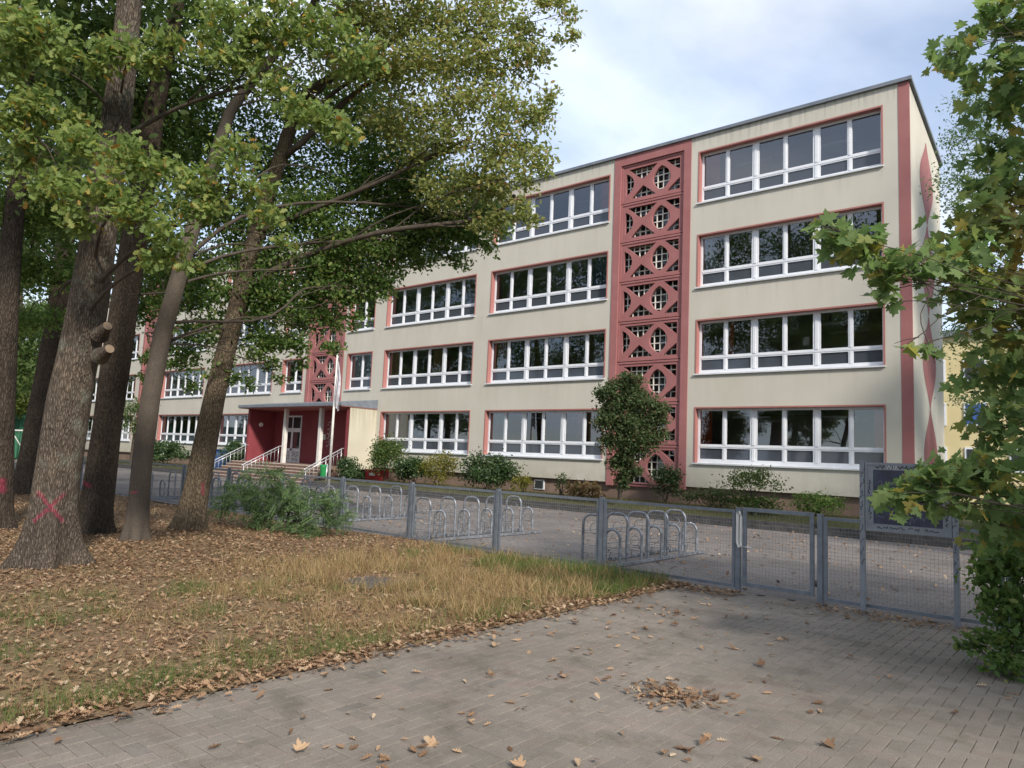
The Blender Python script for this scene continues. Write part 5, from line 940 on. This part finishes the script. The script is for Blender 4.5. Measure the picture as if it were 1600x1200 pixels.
# fine leaved robinia shrub in front of the fence
def pinnate(n=9):
    V = []; F = []
    for i in range(n):
        y = .18 + .8 * i / (n - 1)
        for s in ((1, -1) if i < n - 1 else (0,)):
            k = len(V); L = .24
            if s: pts = [(s * .01, y, 0), (s * .10, y - .05, .02), (s * L * .8, y + .02, -.02), (s * .10, y + .06, .02)]
            else: pts = [(0, y, 0), (.05, y + .1, .01), (0, y + .22, 0), (-.05, y + .1, .01)]
            V += pts; F.append([k, k + 1, k + 2, k + 3] if s >= 0 else [k + 3, k + 2, k + 1, k])
    V = np.array(V, float); V[:, 2] -= .25 * V[:, 1] ** 2; return V, F
PIN = pinnate()
tree('robinia_shrub', 'wide fine leaved green shrub growing in front of the mesh fence', (-12.9, -16.2, 0), [(-13.3, -16.2, 0), (-13.3, -16.2, .4), (-13.3, -16.2, .9)], [.03, .025, .012], [(-14.54,-16.95,0.42,0.30),(-14.08,-16.72,0.58,0.40),(-13.53,-16.54,0.75,0.45),(-13.75,-16.66,0.21,0.40),(-13.16,-16.45,0.38,0.45),(-12.68,-16.34,0.61,0.40),(-12.22,-16.19,0.45,0.35),(-11.93,-16.12,0.72,0.28),(-12.45,-16.59,0.07,0.30),(-11.99,-16.47,0.05,0.25),(-13.47,-16.54,1.15,0.20),(-11.60,-16.19,0.38,0.28),(-11.75,-16.78,-0.03,0.20),(-14.01,-16.72,0.99,0.18),(-13.27,-16.35,0.96,0.30),(-14.52,-16.85,0.82,0.20),(-13.62,-16.68,1.20,0.12)], 'twig', 'robinia_leaf', PIN, .24, 700, cat='bush', flare=None, up=.8, droop=.2, sub=8)

# ------------------------------------------------------------------ leaf litter and grass
def scat_ground(n, f):
    out = []
    while len(out) < n:
        p = f()
        if p is not None: out.append(p)
    return np.array(out)
q = random.Random(77)
def litter_pt():
    # more leaves near the camera's foreground, fewer far off
    x = EDGE - q.random() ** 1.3 * 24; y = q.uniform(-27, -15.4)
    w = 1.0 if x < -9 else (.6 if y < -19.5 else .42)
    d = Vector((x, y, 0)) - CAM; dz = d.dot(cf)
    if dz < 2 or abs(d.dot(cr) / dz) > .78: return None
    if q.random() > w * min(1, 14 / dz): return None
    return (x, y, .012 + fz(x, y) + q.random() * .015)
pos = scat_ground(42000, litter_pt); n = len(pos); fr = frames(n, 3.0)
tag(part('leaf_litter', scatter('leaf_litter', CURL, pos, .055 * rng.uniform(.45, 1.3, n), fr, 'litter'), None), 'brown fallen oak leaves covering the woodland floor under the trees', 'leaves', kind='stuff')
def drift_pt():
    y = q.uniform(-25, -15.35); x = EDGE + q.gauss(.02, .10 + .05 * math.sin(y * 2.3) ** 2)
    return (x, y, .012 + q.random() * .02)
pos = scat_ground(2300, drift_pt); n = len(pos)
def drift2():
    x = q.uniform(-4.9, -3.9) if q.random() < .45 else q.uniform(-2.9, .3); y = -15.45 + abs(q.gauss(0, .22)) * -1
    return (x, y, .012 + q.random() * .03)
pos = np.concatenate([pos, scat_ground(650, drift2)]); n = len(pos)
tag(part('leaf_drift', scatter('leaf_drift', CURL, pos, .062 * rng.uniform(.45, 1.25, n), frames(n, 3.2), 'litter'), None), 'strip of drifted brown leaves along the edge of the paving', 'leaves', kind='stuff')
hp = np.array([-2.52, -20.06, 0]); n = 200
pos = hp + np.c_[rng.normal(0, .16, n), rng.normal(0, .13, n), np.abs(rng.normal(0, .013, n)) + .008]
tag(part('leaf_heap', scatter('leaf_heap', CURL, pos, .062 * rng.uniform(.5, 1.2, n), frames(n, 2.2), 'litter'), None), 'small heap of dry leaves on the middle of the paving', 'leaves', kind='stuff')
lmA = bpy.data.meshes.new('fallen_leaf'); lmA.from_pydata(CURL[0].tolist(), [], CURL[1]); lmA.materials.append(MATS['litter']); lmB = bpy.data.meshes.new('fallen_leaf'); lmB.from_pydata(CURLM[0].tolist(), [], CURLM[1]); lmB.materials.append(MATS['litter'])
cnt = 0
clump = [(q.uniform(-4.4, .2), q.uniform(-22.4, -15.8)) for _ in range(34)]
while cnt < 290:
    if q.random() < .38: c0 = q.choice(clump); x, y = c0[0] + q.gauss(0, .09), c0[1] + q.gauss(0, .09)
    else: x, y = EDGE + .15 + abs(q.gauss(0, 2.4)), q.uniform(-23, -15.5)
    d = Vector((x, y, 0)) - CAM; dz = d.dot(cf)
    if x < EDGE + .12 or dz < 3 or abs(d.dot(cr) / dz) > .71: continue
    mA = lmB if q.random() < .2 else lmA
    o = bpy.data.objects.new('fallen_leaf', mA); COL.objects.link(o); s = q.uniform(.045, .09); o.location = (x, y, .010); o.rotation_euler = (q.uniform(-.35, .35), q.uniform(-.35, .35), q.uniform(0, 6.28)); o.scale = (s * q.uniform(.7, 1.1), s, s * q.uniform(.3, 1.3))
    tag(o, 'single dry brown leaf lying loose on the grey paving', 'leaf', 'loose leaves scattered on the paving'); cnt += 1
def yard_pt():
    x, y = q.uniform(-26, 2), q.uniform(-15.1, -4.9); return (x, y, .012)
pos = scat_ground(1500, yard_pt); n = len(pos)
tag(part('yard_leaves', scatter('yard_leaves', CURL, pos, .09 * rng.uniform(.6, 1.2, n), frames(n, 2.0), 'litter'), None), 'fallen leaves dotted over the schoolyard behind the fence', 'leaves', kind='stuff')
BLADE = (np.array([(-.018, 0, 0), (.018, 0, 0), (.013, .05, .5), (-.013, .05, .5), (0, .3, 1.0)], float), [[0, 1, 2, 3], [3, 2, 4]])
def grassframes(n):
    a = rng.uniform(0, 6.283, n); lean = rng.normal(0, .42, (n, 2)); z = np.c_[lean, np.ones(n)]; z /= np.linalg.norm(z, axis=1)[:, None]
    y = np.c_[np.cos(a), np.sin(a), np.zeros(n)]; y -= z * (y * z).sum(1)[:, None]; y /= np.linalg.norm(y, axis=1)[:, None]; return np.cross(y, z), y, z
tuft = [(q.uniform(-10.5, EDGE - .05), q.uniform(-24, -15.5), q.uniform(.35, 1.25)) for _ in range(1100)]
def dry_pt():
    c = q.choice(tuft); x, y = c[0] + q.gauss(0, .10), c[1] + q.gauss(0, .10)
    if x > EDGE - .02: return None
    w = min(1, max(0, (x + 10.2) / 2.2)) * (1 if y > -20.6 else .35 if y > -22 else .14) * (0 if math.hypot(x + 7.39, y + 18.79) < .46 else 1)
    return (x, y, fz(x, y), c[2]) if q.random() < w else None
pos = scat_ground(36000, dry_pt); n = len(pos); th_ = pos[:, 3]; pos = pos[:, :3]
hgt = np.where(pos[:, 1] > -19.5, .19, .13) * rng.uniform(.35, 1.25, n) * th_
tag(part('dry_grass', scatter('dry_grass', BLADE, pos, hgt, grassframes(n), 'dry_grass'), None), 'long dry straw coloured grass between the paving and the trees', 'grass', kind='stuff')
gt = [(q.uniform(-7.6, EDGE - .05), q.uniform(-16.6, -15.4)) for _ in range(26)] + [(EDGE - abs(q.gauss(0, .25)) - .05, q.uniform(-24.5, -15.5)) for _ in range(38)] + [(q.uniform(-9, -5.2), q.uniform(-23.5, -15.6)) for _ in range(46)]
def green_pt():
    c = q.choice(gt); x, y = c[0] + q.gauss(0, .14), c[1] + q.gauss(0, .14); return None if x > EDGE - .0 else (x, y, fz(x, y))
pos = scat_ground(12000, green_pt); n = len(pos)
tag(part('green_grass', scatter('green_grass', BLADE, pos, .17 * rng.uniform(.4, 1.2, n) * np.where(pos[:, 1] > -17, 1.3, .75), grassframes(n), 'green_grass'), None), 'green grass tufts by the fence foot and the paving edge', 'grass', kind='stuff')
def lawn_pt():
    x = q.uniform(-55, 0); return None if -40.3 < x < -30.1 else (x, -4.2 + 4.2 * q.random() ** 1.2, .2)
pos = scat_ground(14000, lawn_pt); pos[:, 2] = .17 + (pos[:, 1] + 4.25) * .03; n = len(pos)
tag(part('lawn_grass', scatter('lawn_grass', BLADE, pos, .2 * rng.uniform(.4, 1.3, n), grassframes(n), 'weed_grass'), None), 'unmown grass on the strip between the kerb and the school', 'grass', kind='stuff')
